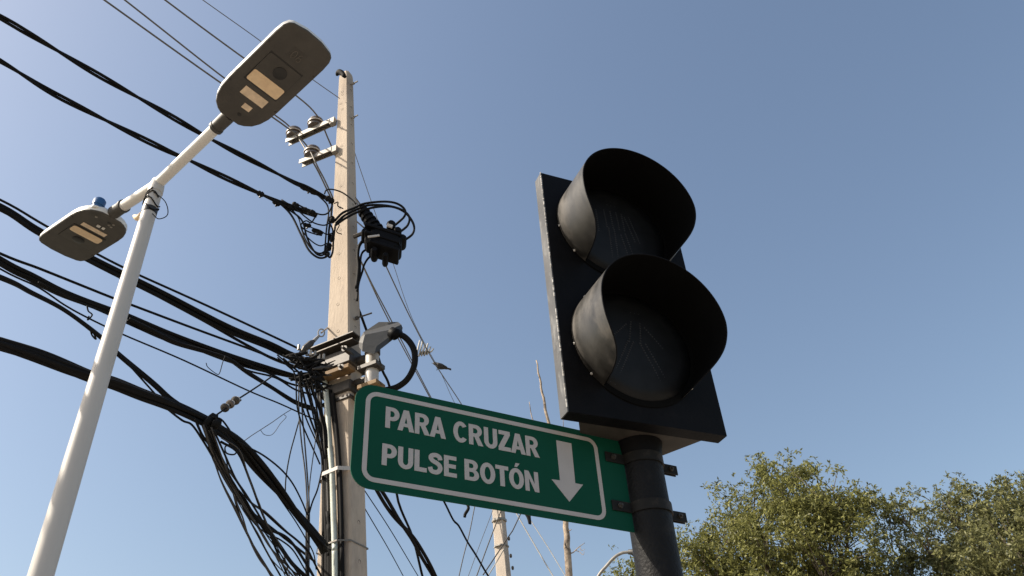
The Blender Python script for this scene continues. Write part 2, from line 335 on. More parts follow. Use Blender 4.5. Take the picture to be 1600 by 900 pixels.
def glyph_mesh(polys):
    cu = bpy.data.curves.new('g', 'CURVE'); cu.dimensions = '2D'; cu.fill_mode = 'BOTH'; cu.extrude = .006
    for P in polys:
        s = cu.splines.new('POLY'); s.points.add(len(P)-1); s.use_cyclic_u = True
        for q, (x, y) in zip(s.points, P): q.co = (x, y, 0, 1)
    o = bpy.data.objects.new('g', cu); COL.objects.link(o); dg = bpy.context.evaluated_depsgraph_get(); dg.update()
    me = bpy.data.meshes.new_from_object(o.evaluated_get(dg)); bpy.data.objects.remove(o); bpy.data.curves.remove(cu); return me
GM = {}
def kern(txt, i, gap):
    if i+1 >= len(txt) or txt[i+1] == ' ': return 0
    return gap-{'PA': .13, 'RA': .06, 'AR': .03, 'ZA': .05, 'OT': .03, 'TQ': .03}.get(txt[i:i+2], 0)
def text_line(txt, u0, u1, v0, h, gap=.055, space=.36):
    tot = 0
    for i, ch in enumerate(txt): tot += space if ch == ' ' else G[ch][0]+kern(txt, i, gap)
    k = (u1-u0)/tot; x = u0
    for i, ch in enumerate(txt):
        if ch == ' ': x += space*k; continue
        if ch not in GM: GM[ch] = glyph_mesh(G[ch][1]); GM[ch].materials.append(M['sign_white'])
        o = bpy.data.objects.new('letter', GM[ch]); COL.objects.link(o); o.parent = pan
        p = gp(x, v0, .0019)-ORG[pan.name]
        m4 = Matrix(((GU[0]*k, 0, GN[0]*.05, p[0]), (GU[1]*k, 0, GN[1]*.05, p[1]), (0, h, 0, p[2]), (0, 0, 0, 1)))
        o.matrix_basis = m4
        x += (G[ch][0]+kern(txt, i, gap))*k
text_line('PARA CRUZAR', .0412, .3865, -.0738, .0462)
text_line('PULSE BOTQN', .0374, .3785, -.1532, .0445)
for vc in (-.0385, -.152):                       # two-piece clamps that hold the sign to the pole
    c = PX+Z*(GT[2]+vc)
    cl = thing('pole_clamp', ('upper' if vc > -.1 else 'lower')+' black steel clamp tying the green sign to the black pole', 'clamp', c-Z*.012, 'clamps of the green sign')
    for s_, nm in ((1, 'front_band'), (-1, 'rear_band')):
        mb = MB(); A = [R(a) for a in np.linspace(3, 177, 24)]
        ro, rI = .0512, .0481
        out = [(math.cos(a)*ro, math.sin(a)*ro*s_) for a in A]; inn = [(math.cos(a)*rI, math.sin(a)*rI*s_) for a in A]
        poly = out+inn[::-1]; n = len(out)
        V = [c+GU*x+GN*y+Z*zz for zz in (-.0115, .0115) for x, y in poly]; N2 = 2*n; F = []
        for i in range(N2): j = (i+1) % N2; F.append((i, j, N2+j, N2+i))
        for i in range(n-1): F += [(i, i+1, N2-2-i, N2-1-i), (N2+i, N2+N2-1-i, N2+N2-2-i, N2+i+1)]
        obj(nm, mb.add(V, F), M['clamp'], cl, smooth=True)
        mb = MB(); mb.box(c-GU*.074+GN*s_*.0042, GU, Z, GN, .0255, .0115, .0017, .0008); obj('flange', mb, M['clamp'], cl)
        mb = MB(); mb.box(c+GU*.074+GN*s_*.0042, GU, Z, GN, .0255, .0115, .0017, .0008); obj('flange', mb, M['clamp'], cl)
    mb = MB(); mb.lathe(c-GU*.080+GN*.0059, GN, [(.0062, 0), (.0062, .004), (.003, .0042), (.003, .009)], 6); obj('bolt', mb, M['dark_steel'], cl)
    mb = MB(); mb.lathe(c+GU*.080+GN*.0059, GN, [(.0062, 0), (.0062, .004), (.003, .0042), (.003, .009)], 6); obj('bolt', mb, M['dark_steel'], cl)

# ---------------------------------------------------------------- double street lamp
LJ = np.array([-2.1588, 3.5177, 5.4]); LB = np.array([LJ[0], LJ[1], 0.])
lp = thing('street_lamp', 'white double-arm street lamp with two grey luminaires beside the wires', 'street lamp', LB)
mb = MB(); mb.lathe(LB, Z, [(.062, .02), (.058, 2.0), (.043, 5.18), (.0425, 5.33)], 32); obj('post', mb, M['white_paint'], lp, smooth=True)
mb = MB(); mb.box(LB+Z*.01, RD, RN, Z, .17, .17, .01); obj('base_plate', mb, M['steel'], lp)
mb = MB(); mb.lathe(LB, Z, [(.0455, 5.145), (.0455, 5.185)], 32); obj('dark_band', mb, M['dark_plastic'], lp, smooth=True)
mb = MB(); mb.lathe(LB, Z, [(.039, 5.32), (.046, 5.321), (.046, 5.36), (.042, 5.40), (.036, 5.43)], 28); obj('post_cap', mb, M['white_paint'], lp, smooth=True)
mb = MB(); mb.tube(spline([LB+Z*5.19-RN*.0-hd(120)*.045, LB+Z*5.17-hd(120)*.10-Z*.0, LB+Z*5.215-hd(120)*.155], 5), [.018, .02, .021, .021, .022, .021, .02, .019, .017, .014, .01], 8); obj('strap_end', mb, M['led'], lp, smooth='all')
mb = MB()
for k in range(4):
    a = [LB+Z*(5.18+.045*k+.03*math.sin(q*2+k))+hd(q*57.3)*.0475 for q in np.linspace(k, k+3.4, 12)]; mb.tube(a, .004, 5)
mb.tube(spline([at_d(240, 300, 4.08), at_d(258, 315, 4.06), at_d(262, 335, 4.05), at_d(248, 342, 4.06), at_d(238, 334, 4.08)], 5), .003, 5)
obj('loose_wire', mb, M['black_cable'], lp)
LAZ = 125.66; TILT = R(9.7)
for sgn, L, first in ((1, .70, True), (-1, .5333, False)):
    e = hd(LAZ)*sgn*math.cos(TILT)+Z*math.sin(TILT); s = hd(LAZ-90); n = np.cross(e, s); n = n if n[2] > 0 else -n
    l, hw = .735, .172
    J0 = LJ
    mb = MB(); mb.tube([J0+e*.0, J0+e*(L-.10)], .034, 20); arm = obj('arm', mb, M['lamp_white'], lp, smooth=True)
    mb = MB(); mb.tube([J0+e*(L-.13), J0+e*(L-.005)], [.040, .043], 20); mb.tube([J0+e*(L-.135), J0+e*(L-.115)], .0445, 20); obj('arm_sleeve', mb, M['lamp_grey'], arm, smooth=True)
    O = J0+e*L-n*.045
    def lq(a, b, c=0.): return O+e*a*l+s*b*hw+n*c
    prof = [(0, .36), (.02, .54), (.06, .74), (.12, .88), (.20, .97), (.30, 1.0), (.84, 1.0), (.92, .97), (.965, .89), (.988, .76), (1.012, .30)]
    plan = [(a, b) for a, b in prof]+[(a, -b) for a, b in prof[::-1]]
    def ringp(ins, c): return [lq(.5+(a-.5)*(1-ins), b*(1-ins*1.6), c) for a, b in plan]
    mb = MB(); mb.loft([ringp(.012, 0), ringp(0, .006), ringp(0, .010)]); hd_ = obj('luminaire', mb, M['lamp_grey'], lp)
    hd_['label'] = 'large luminaire nearest the viewer, at the top of the lamp' if first else 'smaller-looking far luminaire with a blue sensor on top'
    mb = MB(); mb.loft([ringp(.002, .0102), ringp(0, .036), ringp(.02, .048), ringp(.10, .072), ringp(.25, .09), ringp(.5, .10)]); obj('top_cover', mb, M['lamp_white'], hd_, smooth=True)
    def plate(nm, a0, a1, b0, b1, h, mtl, r=.0):
        mb = MB(); P = [(a0, b0), (a1, b0), (a1, b1), (a0, b1)]
        if r:
            P = []; ra, rb = r/l, r/hw
            for ca, cb, sa in ((a1-ra, b1-rb, 0), (a0+ra, b1-rb, 90), (a0+ra, b0+rb, 180), (a1-ra, b0+rb, 270)): P += [(ca+ra*math.cos(R(sa+30*i)), cb+rb*math.sin(R(sa+30*i))) for i in range(4)]
        mb.loft([[lq(a, b, .004) for a, b in P], [lq(a, b, -h) for a, b in P]]); return obj(nm, mb, M[mtl], hd_)
    plate('gear_tray', .375, .70, -.66, .66, .0015, 'dark_plastic'); plate('tray_cover', .385, .69, -.645, .645, .004, 'panel_grey', .012)
    if first:
        plate('led_panel', .39, .50, -.62, .62, .0065, 'led', .012); plate('rating_label', .255, .335, -.42, .50, .0025, 'label_white'); plate('small_label', .155, .205, -.03, .28, .0025, 'label_white')
        so_, side = .595, .06
    else:
        plate('led_panel', .395, .505, -.60, .60, .0065, 'led', .02); plate('rating_label', .285, .345, -.48, .50, .0025, 'label_white')
        plate('clip', .205, .235, -.08, .05, .006, 'lamp_white'); plate('clip', .20, .23, .12, .22, .006, 'lamp_white')
        for a, b in ((.08, .28), (.13, .30), (.12, .18), (.10, -.38)):
            mb = MB(); mb.lathe(lq(a, b, 0), -n, [(.009, 0), (.008, .005)], 8); obj('screw', mb, M['steel'], hd_)
        so_, side = .60, .0
        mb = MB(); mb.lathe(lq(.075, -.52, .035), n, [(.034, 0), (.034, .03), (.040, .032), (.040, .072), (.030, .085)], 24); obj('photo_sensor', mb, M['blue'], hd_, smooth=True)
        mb = MB(); mb.lathe(lq(.075, -.52, .030), n, [(.042, 0), (.042, .012)], 24); obj('sensor_base', mb, M['lamp_white'], hd_, smooth=True)
    mb = MB(); mb.lathe(lq(so_, side, -.0035), -n, [(.040, 0), (.040, .004), (.034, .006), (.010, .007)], 28); obj('lens_dome', mb, M['dark_plastic'], hd_, smooth=True)
    mb = MB(); mb.lathe(lq(.09, .12, .002), -n, [(.013, 0), (.012, .004)], 12); obj('drain_plug', mb, M['dark_plastic'], hd_)
    for a, b in ((.3, .92), (.75, .93), (.3, -.92), (.75, -.93)):
        mb = MB(); mb.lathe(lq(a, b, .001), -n, [(.007, 0), (.006, .004)], 8); obj('screw', mb, M['dark_steel'], hd_)
    if first:
        mb = MB(); mb.loft([[lq(a, b, .003) for a, b in ((.74, -.22), (.85, -.22), (.85, .30), (.74, .30))], [lq(a, b, -.0012) for a, b in ((.74, -.22), (.85, -.22), (.85, .30), (.74, .30))]]); obj('number_plate', mb, M['panel_grey'], hd_)
        mb = MB()                               # the figures 06
        def dig(pts): mb.tube([lq(.795+y*.035, .05+x, -.0018) for x, y in pts], .0035, 5)
        el = [(.07*math.cos(a), math.sin(a)) for a in np.linspace(0, 6.283, 15)]
        dig([(x-.11, y) for x, y in el]); dig([(x+.11, y*.55-.45) for x, y in el]); dig([(.045, -.3), (.06, .5), (.13, .95)])
        obj('number', mb, M['mark_grey'], hd_)

# ---------------------------------------------------------------- concrete utility pole
def pax(z): return np.array([-1.784+.0597*(9.63-z), 6.042+.0157*(9.63-z), z])
FA = hd(116); FN = hd(206)                      # along the front face (towards viewer's right), its normal
def pw(z): return .5*(.130+.0325*(9.8-z)), .5*(.120+.0165*(9.8-z))
up = thing('utility_pole', 'tall tapered concrete utility pole carrying wires behind the green sign', 'utility pole', pax(0))
mb = MB(); rings = []
for z in list(np.linspace(0, 9.70, 40))+[9.74, 9.78]:
    a, b = pw(z); c = .014 if z < 9.72 else .02; sh = 0 if z < 9.75 else .006
    a -= sh; b -= sh
    rings.append([pax(z)+FA*x+FN*y for x, y in ((-a+c, -b), (a-c, -b), (a, -b+c), (a, b-c), (a-c, b), (-a+c, b), (-a, b-c), (-a, -b+c))])
mb.loft(rings); obj('shaft', mb, M['concrete'], up)
hole = None
def pole_hole(z, face, off):
    global hole
    a, b = pw(z); n = FN if face else FA; c = pax(z)+n*(b if face else a)+(FA if face else FN)*off
    if hole is None:
        hm = MB(); hm.lathe((0, 0, 0), (0, 0, 1), [(.016, -.02), (.016, .0015), (.011, -.004)], 10); hole = obj('bolt_hole', hm, M['black_cable'], up, origin=(0, 0, 0)); o = hole
    else: o = hole.copy(); COL.objects.link(o)
    o.parent = up; o.location = tuple(c-ORG[up.name]); o.rotation_euler = Vector(n).to_track_quat('Z', 'Y').to_euler()
for k, z in enumerate(np.arange(3.2, 9.65, .31)): pole_hole(z, True, .005*math.sin(k*3)); pole_hole(z+.05, False, 0)
for k, (z, off) in enumerate(((9.35, .02), (9.2, .0), (8.75, .02), (8.35, .01))): pole_hole(z, True, off-.02)
mb = MB(); mb.tube(spline([at_d(526, 118, 6.2), at_d(529, 113, 6.18), at_d(534, 114, 6.15), at_d(539, 120, 6.12)], 4), [.012, .02, .026, .03, .034, .036, .036, .036, .034, .03, .028, .026, .02], 8); obj('top_cap', mb, M['black_cable'], up, smooth='all')
for z in (9.55, 8.95):
    mb = MB(); mb.tube([pax(z)+FA*.02, pax(z)+FA*.17], .009, 8); mb.tube([pax(z)+FA*.10, pax(z)+FA*.118], .018, 6); obj('side_bolt', mb, M['steel'], up)
mb = MB(); mb.tube([at_d(557, 497, 6.2), at_d(581, 489, 6.12)], .008, 6); mb.tube([at_d(555, 498, 6.2), at_d(560, 496, 6.19)], .018, 6); obj('step_rod', mb, M['dark_steel'], up)
def front(px, py, off=0.0):
    p = pax(6.)+FN*pw(6.)[1]
    for _ in range(4):
        q = on_plane(px, py, p, FN); z = q[2]; p = pax(z)+FN*(pw(z)[1]+off)
    return on_plane(px, py, p, FN)

# cross-arms with insulators
def crossarm(px0, px1, d, label, ins):
    B = at_d(*px1, d); zz = B[2]; A = at_z(*px0, zz); ax = (A-B)/np.linalg.norm(A-B); sd_ = np.cross(Z, ax); L = np.linalg.norm(A-B)
    t = thing('crossarm', label, 'crossarm', B-Z*.03, 'wire crossarms near the top of the concrete pole')
    mb = MB(); mb.box(B+ax*L/2+Z*.03, ax, sd_, Z, L/2, .035, .004); mb.box(B+ax*L/2-sd_*.031, ax, sd_, Z, L/2, .004, .026); mb.box(B+ax*L/2+sd_*.031, ax, sd_, Z, L/2, .004, .026); obj('channel', mb, M['steel'], t)
    mb = MB(); mb.box(B-ax*.03, ax, sd_, Z, .03, .03, .045); obj('mount', mb, M['steel'], t)
    for f in ins:
        c = B+ax*L*f+Z*.034
        mb = MB(); mb.lathe(c, Z, [(.055, 0), (.085, .012), (.088, .03), (.060, .036), (.055, .045), (.093, .056), (.095, .075), (.060, .082), (.055, .09), (.084, .10), (.080, .125), (.05, .14), (.03, .145)], 20); q = obj('insulator', mb, M['ceramic'], t, smooth=True)
        mb = MB(); mb.lathe(c, Z, [(.0955, .058), (.0965, .066), (.0955, .073)], 20); obj('glaze_band', mb, M['ceramic_white'], q, smooth=True)
        mb = MB(); mb.lathe(c, -Z, [(.012, 0), (.012, .07)], 8); obj('pin', mb, M['dark_steel'], q)
    return t
crossarm((449, 223), (517, 192), 6.33, 'upper steel crossarm holding two brown insulators near the pole top', (.86, .36))
crossarm((470, 256), (520, 236), 6.30, 'lower steel crossarm holding a single brown insulator', (.66,))

# ---------------------------------------------------------------- cables
def px_pts(pts, z=None, d=None):
    P = np.array(pts, float); t = np.concatenate([[0], np.cumsum(np.hypot(*np.diff(P, axis=0).T))]); t /= t[-1]
    if z is not None: return [at_z(p[0], p[1], z[0]+(z[1]-z[0])*q) for p, q in zip(P, t)]
    return [at_d(p[0], p[1], d[0]+(d[1]-d[0])*q) for p, q in zip(P, t)]
def bundle_mesh(path, r, strands=1, twist=1.2, n=6, wob=0.):
    mb = MB()
    if strands == 1: mb.tube(path, r, n); return mb
    P = np.array(path); T = np.gradient(P, axis=0); T /= np.linalg.norm(T, axis=1)[:, None]
    s = np.concatenate([[0], np.cumsum(np.linalg.norm(np.diff(P, axis=0), axis=1))])
    ref = np.array([0, 0, 1.]); N = np.cross(T, ref); N /= np.linalg.norm(N, axis=1)[:, None]+1e-9; B = np.cross(T, N)
    for k in range(strands):
        a = 2*math.pi*k/strands+s*twist*(1+.25*math.sin(k*2.4) if k % 2 == 0 or strands < 4 else .6)+(wob*np.sin(s*2.3+k) if wob else 0)
        off = r*(1.0 if strands < 4 else (.55+.9*((k*7) % 5)/5))*(1+(.3*np.sin(s*1.7+k*2) if wob else 0))
        mb.tube(P+N*(np.cos(a)*off)[:, None]+B*(np.sin(a)*off)[:, None], r*(.95 if strands < 4 else (.40+.32*((k*3) % 4)/3)), n)
    return mb
def cable(name, label, pts, r, z=None, d=None, m='black_cable', strands=1, twist=9., ext=0., group=None, cat='cable', sub=6, n=6, wob=0., ext2=0.):
    P = px_pts(pts, z, d) if (z is not None or d is not None) else [np.asarray(p, float) for p in pts]
    if ext:
        v = P[0]-P[min(2, len(P)-1)]; v[2] *= .4; v /= np.linalg.norm(v); P = [P[0]+v*ext*q for q in (1., .6, .35, .18, .07)]+P
    if ext2:
        v = P[-1]-P[-2]; v /= np.linalg.norm(v); P = P+[P[-1]+v*ext2]
    path = spline(P, sub*(4 if strands > 1 and strands < 4 else 1))
    o = obj(name, bundle_mesh(path, r, strands, twist, n, wob), M[m], origin=P[-1], smooth='all')
    return tag(o, label, cat, group)

# medium-voltage wires on the left of the pole and on to the far pole
FP = hd(-1.75)*14.0; FPT = 9.0                   # far pole base, height
mvz = at_d(517, 192, 6.33)[2]+.15; mvz2 = at_d(520, 236, 6.30)[2]+.15
def mv(label, pts, z, end, rr=.0095):
    P = [at_z(x, y, z) for x, y in pts]; v = P[0]-P[-1]; v /= np.linalg.norm(v); P = [P[0]+v*14+Z*.3, P[0]+v*8+Z*.05, P[0]+v*4, P[0]+v*1.5]+P+end
    o = obj('overhead_wire', bundle_mesh(spline(P, 5), rr, 1), M['aluminium'], origin=P[-1], smooth='all'); return tag(o, label, 'wire', 'overhead wires at the pole top')
mv('leftmost pole-top wire, on the lower insulator, running on right of the pole', [(163, 0), (340, 126), (440, 193), (478, 226)], mvz2, [at_d(497, 262, 6.4), at_d(516, 300, 6.9), at_d(572, 425, 8.5), at_d(612, 502, 9.9), at_d(674, 622, 13.0), at_d(712, 690, 13.95)])
mv('second pole-top wire, tied to the outer insulator of the upper crossarm', [(195, 0), (340, 114), (423, 175), (457, 203)], mvz, [at_d(490, 255, 6.5), at_d(514, 303, 7.0), at_d(568, 418, 8.5), at_d(607, 500, 9.9), at_d(672, 622, 13.0), at_d(708, 690, 13.95)])
mv('third pole-top wire, tied to the inner insulator beside the pole', [(258, 0), (373, 85), (457, 145), (495, 180)], mvz, [at_d(515, 222, 6.7), at_d(545, 290, 7.2), at_d(600, 409, 8.6), at_d(643, 500, 10), at_d(679, 567, 11.6), at_d(720, 630, 13.4), at_d(755, 690, 13.95)])
cable('overhead_wire', 'thin topmost wire reaching the very top of the concrete pole', [(317, 0), (400, 59), (484, 121), (531, 154)], .005, z=(at_d(524, 150, 6.2)[2],)*2, m='aluminium', ext=10, cat='wire', group='overhead wires at the pole top')
cable('overhead_wire', 'very thin wire descending right of the concrete pole past the splice box', [(550, 225), (562, 262), (594, 355), (612, 405), (645, 500), (688, 581), (710, 629), (745, 690)], .0045, d=(6.35, 13.95), m='aluminium', cat='wire', group='overhead wires at the pole top')

# twisted service cables
cable('twisted_cable', 'uppermost thick twisted black cable, crossing behind the upper lamp arm', [(0, 26), (50, 56), (150, 115), (310, 206), (340, 222), (447, 280), (480, 294), (521, 314)], .0145, z=(7.62, 7.45), strands=2, twist=4.2, ext=8, group='twisted black service cables')
cable('twisted_cable', 'second twisted black cable, crossing just above the lamp junction', [(0, 94), (100, 155), (250, 230), (290, 248), (340, 272), (418, 307), (453, 322), (495, 338)], .0145, z=(7.35, 7.20), strands=2, twist=4.0, ext=8, group='twisted black service cables')
ZL = (6.35, 5.72)
cable('telephone_cable', 'thick black cable passing behind the lower luminaire', [(0, 322), (60, 360), (140, 403), (193, 430), (253, 460), (353, 512), (420, 540), (453, 556), (495, 572)], .021, z=ZL, strands=2, twist=.5, ext=8, group='communication cables left of the concrete pole')
cable('telephone_cable', 'black cable splitting off below the one behind the lower luminaire', [(0, 328), (62, 364), (142, 407), (195, 435), (253, 466), (320, 502), (387, 540), (440, 566), (495, 580)], .013, z=ZL, ext=8, group='communication cables left of the concrete pole')
cable('telephone_cable', 'upper thin black cable just above the thick one behind the luminaire', [(0, 312), (70, 352), (152, 397), (195, 419), (220, 431), (320, 476), (440, 532), (470, 547), (500, 566)], .010, z=(6.4, 5.76), ext=8, group='communication cables left of the concrete pole')
cable('telephone_cable', 'thin black cable between the two thick bundles left of the pole', [(0, 396), (60, 419), (120, 443), (180, 467), (207, 477), (300, 512), (403, 550), (453, 570), (495, 583)], .0095, z=(5.3, 5.62), ext=8, group='communication cables left of the concrete pole')
cable('cable_bundle', 'thick lashed cable bundle crossing the middle of the white lamp post', [(0, 409), (50, 433), (103, 459), (172, 485), (200, 495), (270, 525), (353, 556), (420, 577), (490, 595)], .020, z=(5.1, 5.52), strands=7, twist=.9, ext=8, group='communication cables left of the concrete pole', wob=.6)
cable('telephone_cable', 'cable drooping below the lashed bundle into the pole collar', [(200, 500), (240, 519), (275, 536), (330, 552), (360, 563), (390, 585), (425, 606), (460, 628), (492, 640)], .014, z=(5.15, 5.1), strands=2, twist=.6, group='communication cables left of the concrete pole')
cable('telephone_cable', 'cable fanning out from the bundle to the collar, upper one', [(340, 553), (380, 566), (420, 583), (455, 600), (492, 606)], .009, z=(5.42, 5.4), group='cables fanning out to the collar')
cable('telephone_cable', 'cable fanning out from the bundle to the collar, lower one', [(345, 555), (385, 578), (430, 590), (462, 609), (494, 618)], .008, z=(5.36, 5.3), group='cables fanning out to the collar')
cable('telephone_cable', 'long thin cable passing under the bundles to the pole', [(0, 420), (60, 449), (100, 476), (138, 497), (193, 523), (287, 563), (387, 610), (440, 632), (492, 656)], .0058, z=(4.85, 5.0), ext=8, group='communication cables left of the concrete pole')
cable('telephone_cable', 'thin cable from the lower side of the lashed bundle', [(60, 441), (120, 470), (172, 493), (215, 513), (262, 533), (300, 541)], .005, z=(5.0, 5.2), group='communication cables left of the concrete pole')
cable('telephone_cable', 'thin wire from the bundle past the insulator string to the pole', [(385, 578), (420, 600), (455, 622), (495, 645)], .0045, z=(5.2, 5.1), group='cables fanning out to the collar')
ZD = (4.45, 4.42)
cable('telephone_cable', 'cable slanting down behind the lamp post into the lowest bundle', [(0, 431), (50, 455), (103, 483), (158, 524), (187, 552), (241, 598), (270, 625), (300, 645)], .013, z=(4.75, 4.4), strands=2, twist=1.1, ext=8, group='communication cables left of the concrete pole')
cable('telephone_cable', 'thin cable joining the slanting one and the lowest bundle', [(190, 557), (215, 585), (240, 613), (252, 626)], .006, z=(4.5, 4.42), group='communication cables left of the concrete pole')
LOW = [(0, 539), (69, 560), (138, 586), (179, 598), (220, 614), (253, 626), (280, 637), (307, 650), (333, 664), (370, 690), (400, 722), (427, 754), (460, 797), (496, 842), (507, 858)]
P = px_pts(LOW, z=(4.35, 4.2))
for i in range(9, len(LOW)):                    # last stretch comes down to the pole
    f = (i-8)/(len(LOW)-9); d0 = math.hypot(P[8][0], P[8][1]); P[i] = at_d(*LOW[i], d0+(6.12-d0)*f)
v = P[0]-P[3]; v[2] *= .4; v /= np.linalg.norm(v)
path = spline([P[0]+v*q for q in (8, 5, 3, 1.6, .7)]+P, 7)
tag(obj('cable_bundle', bundle_mesh(path, .0235, 11, 1.1, 6, 1.2), M['black_cable'], origin=P[-1], smooth='all'), 'thickest black cable bundle, lowest of all, bending down to the pole foot', 'cable', 'communication cables left of the concrete pole')
dlow = math.hypot(P[8][0], P[8][1])
cable('telephone_cable', 'thin cable hanging just under the lowest bundle', [(250, 627), (263, 640), (285, 657), (300, 664), (318, 690), (333, 715)], .007, d=(dlow, dlow), group='communication cables left of the concrete pole')
J = thing('splice_closure', 'dark tangled splice knot where the lowest bundle splits', 'splice', at_d(331, 664, dlow-.05))
for k, (x, y, rr, ln_) in enumerate(((331, 656, .045, 14), (325, 660, .04, 10), (338, 662, .035, 12))):
    mb = MB(); A = at_d(x-ln_/2, y-3, dlow-.04-.02*k); B = at_d(x+ln_/2, y+4, dlow-.04-.02*k); mb.tube([A, A+(B-A)*.2, A+(B-A)*.8, B], [rr*.4, rr, rr, rr*.4], 10); obj('sleeve', mb, M['black_cable'], J, smooth='all')

drops = [
 ([(312, 655), (328, 697), (345, 750), (370, 802), (393, 848), (422, 898), (436, 925)], .006, 'grey_cable'),
 ([(316, 660), (336, 705), (360, 753), (366, 775), (374, 805), (387, 835), (405, 870), (427, 902), (440, 925)], .008, 'black_cable'),
 ([(320, 662), (342, 715), (366, 765), (390, 812), (420, 868), (440, 903), (450, 925)], .0065, 'black_cable'),
 ([(322, 664), (340, 710), (362, 756), (388, 795), (405, 815), (418, 828), (435, 850), (456, 880), (480, 904), (492, 925)], .014, 'black_cable'),
 ([(326, 668), (350, 722), (372, 755), (390, 783), (410, 798), (440, 825), (465, 845), (482, 862), (494, 885)], .0075, 'black_cable'),
 ([(345, 690), (372, 708), (391, 752), (405, 790), (417, 820), (432, 860), (451, 903), (458, 925)], .008, 'black_cable'),
 ([(330, 672), (356, 740), (400, 808), (420, 826), (445, 838), (460, 853), (478, 880), (492, 905), (500, 925)], .010, 'black_cable'),
 ([(330, 668), (358, 744), (386, 795), (402, 822), (422, 855), (445, 880), (467, 903), (478, 925)], .006, 'grey_cable'),
 ([(318, 664), (334, 712), (352, 744), (380, 790), (408, 830), (432, 870), (462, 905), (474, 925)], .006, 'grey_cable'),
 ([(305, 655), (316, 680), (330, 700), (344, 735), (366, 772), (382, 792), (400, 806)], .009, 'black_cable'),
 ([(334, 672), (352, 712), (368, 748), (384, 772), (404, 804), (424, 838), (448, 870), (470, 902), (482, 925)], .007, 'black_cable')]
dl = ['outermost pale drop cable arching down left of the pole', 'second drop cable from the left below the splice knot', 'third drop cable from the left below the splice knot', 'thickest of the drop cables below the splice knot', 'drop cable curving from the splice knot across to the pole',
      'drop cable hanging straight from under the bend of the lowest bundle', 'black drop cable bulging towards the pole near the bottom edge', 'grey drop cable in the middle of the drooping fan', 'grey drop cable just left of the middle of the fan', 'short black cable wrapped along the top of the drooping fan', 'black drop cable on the right of the drooping fan']
for k, ((pts, r, m), lb) in enumerate(zip(drops, dl)):
    cable('drop_cable', lb, pts, r, d=(dlow-.03*k+.1, 5.95-.03*k), m=m, group='drop cables drooping from the splice knot', ext2=.8)
for k in range(9):
    base_ = drops[(k*2) % 11][0]; j_ = rng.normal(0, 1, 2)
    pts = [(x+j_[0]*5*math.sin(math.pi*i/len(base_))+rng.normal(0, 1.6), y+j_[1]*4+rng.normal(0, 2.)) for i, (x, y) in enumerate(base_)]
    cable('drop_wire', 'thin wire strand in the drooping fan left of the pole', pts, .0038 if k % 3 else .0055, d=(dlow-.02*k, 5.9-.03*k), m='black_cable' if k % 2 else 'grey_cable', group='thin strands in the drooping fan', ext2=.8)
for k in range(6):
    x0 = 462+k*6; pts = [(x0-rng.uniform(20, 60), 566+rng.uniform(-14, 20)), (x0-10, 574+rng.uniform(-5, 12)), (x0, 590+rng.uniform(-4, 10)), (x0+rng.uniform(0, 14), 640+rng.uniform(-10, 20)), (500+k*1.5, 700+rng.uniform(-10, 30))]
    cable('drop_wire', 'thin wire curling from the cable fan over the collar onto the pole', pts, .006, d=(5.75, 5.93), group='thin wires curling over the collar')
cable('drop_cable', 'thin cable arching over to the vertical cables left of the pole', [(370, 688), (382, 696), (409, 710), (432, 727), (448, 743), (460, 760), (472, 784), (480, 804)], .0062, d=(dlow+.1, 5.85), group='drop cables drooping from the splice knot')
cable('drop_cable', 'thin cable loop under the bend of the lowest bundle', [(345, 668), (356, 680), (362, 692), (352, 698), (354, 708), (366, 710), (372, 702)], .005, d=(dlow-.1, dlow-.1), group='drop cables drooping from the splice knot')
cable('drop_cable', 'thin cable from the splice knot along the top of the lowest bundle', [(332, 652), (345, 655), (356, 668), (364, 682)], .006, d=(dlow-.1, dlow-.1), group='drop cables drooping from the splice knot')
cable('drop_cable', 'thin cable hanging beneath the lowest bundle near the pole', [(420, 754), (445, 790), (462, 815), (478, 842), (490, 865), (494, 890)], .0045, d=(5.6, 5.95), group='drop cables drooping from the splice knot')
for pts, r, lb, m in (([(467, 592), (467, 640), (471, 690), (477, 740), (480, 790), (481, 850), (481, 925)], .006, 'left one of the two vertical cables hanging beside the pole', 'grey_cable'),
                   ([(472, 594), (472, 640), (476, 690), (480, 740), (483, 790), (483, 850), (482, 925)], .006, 'right one of the two vertical cables hanging beside the pole', 'grey_cable'),
                   ([(481, 786), (480, 850), (480, 925)], .014, 'thick vertical cable beside the pole near the bottom edge', 'black_cable'),
                   ([(468, 655), (461, 680), (453, 710), (447, 745), (446, 772), (449, 778)], .005, 'thin loose cable bowing left of the vertical cables', 'black_cable'),
                   ([(498, 660), (495, 675), (489, 715), (484, 755), (481, 800)], .004, 'thin grey cable slanting from the pole to the vertical cables', 'grey_cable'),
                   ([(503, 735), (496, 765), (488, 785), (481, 810)], .006, 'short black cable joining the vertical cables from the pole front', 'black_cable')):
    cable('hanging_cable', lb, pts, r, d=(5.88, 5.85), m=m, group='vertical cables beside the concrete pole', ext2=.3 if pts[-1][1] > 900 else 0)
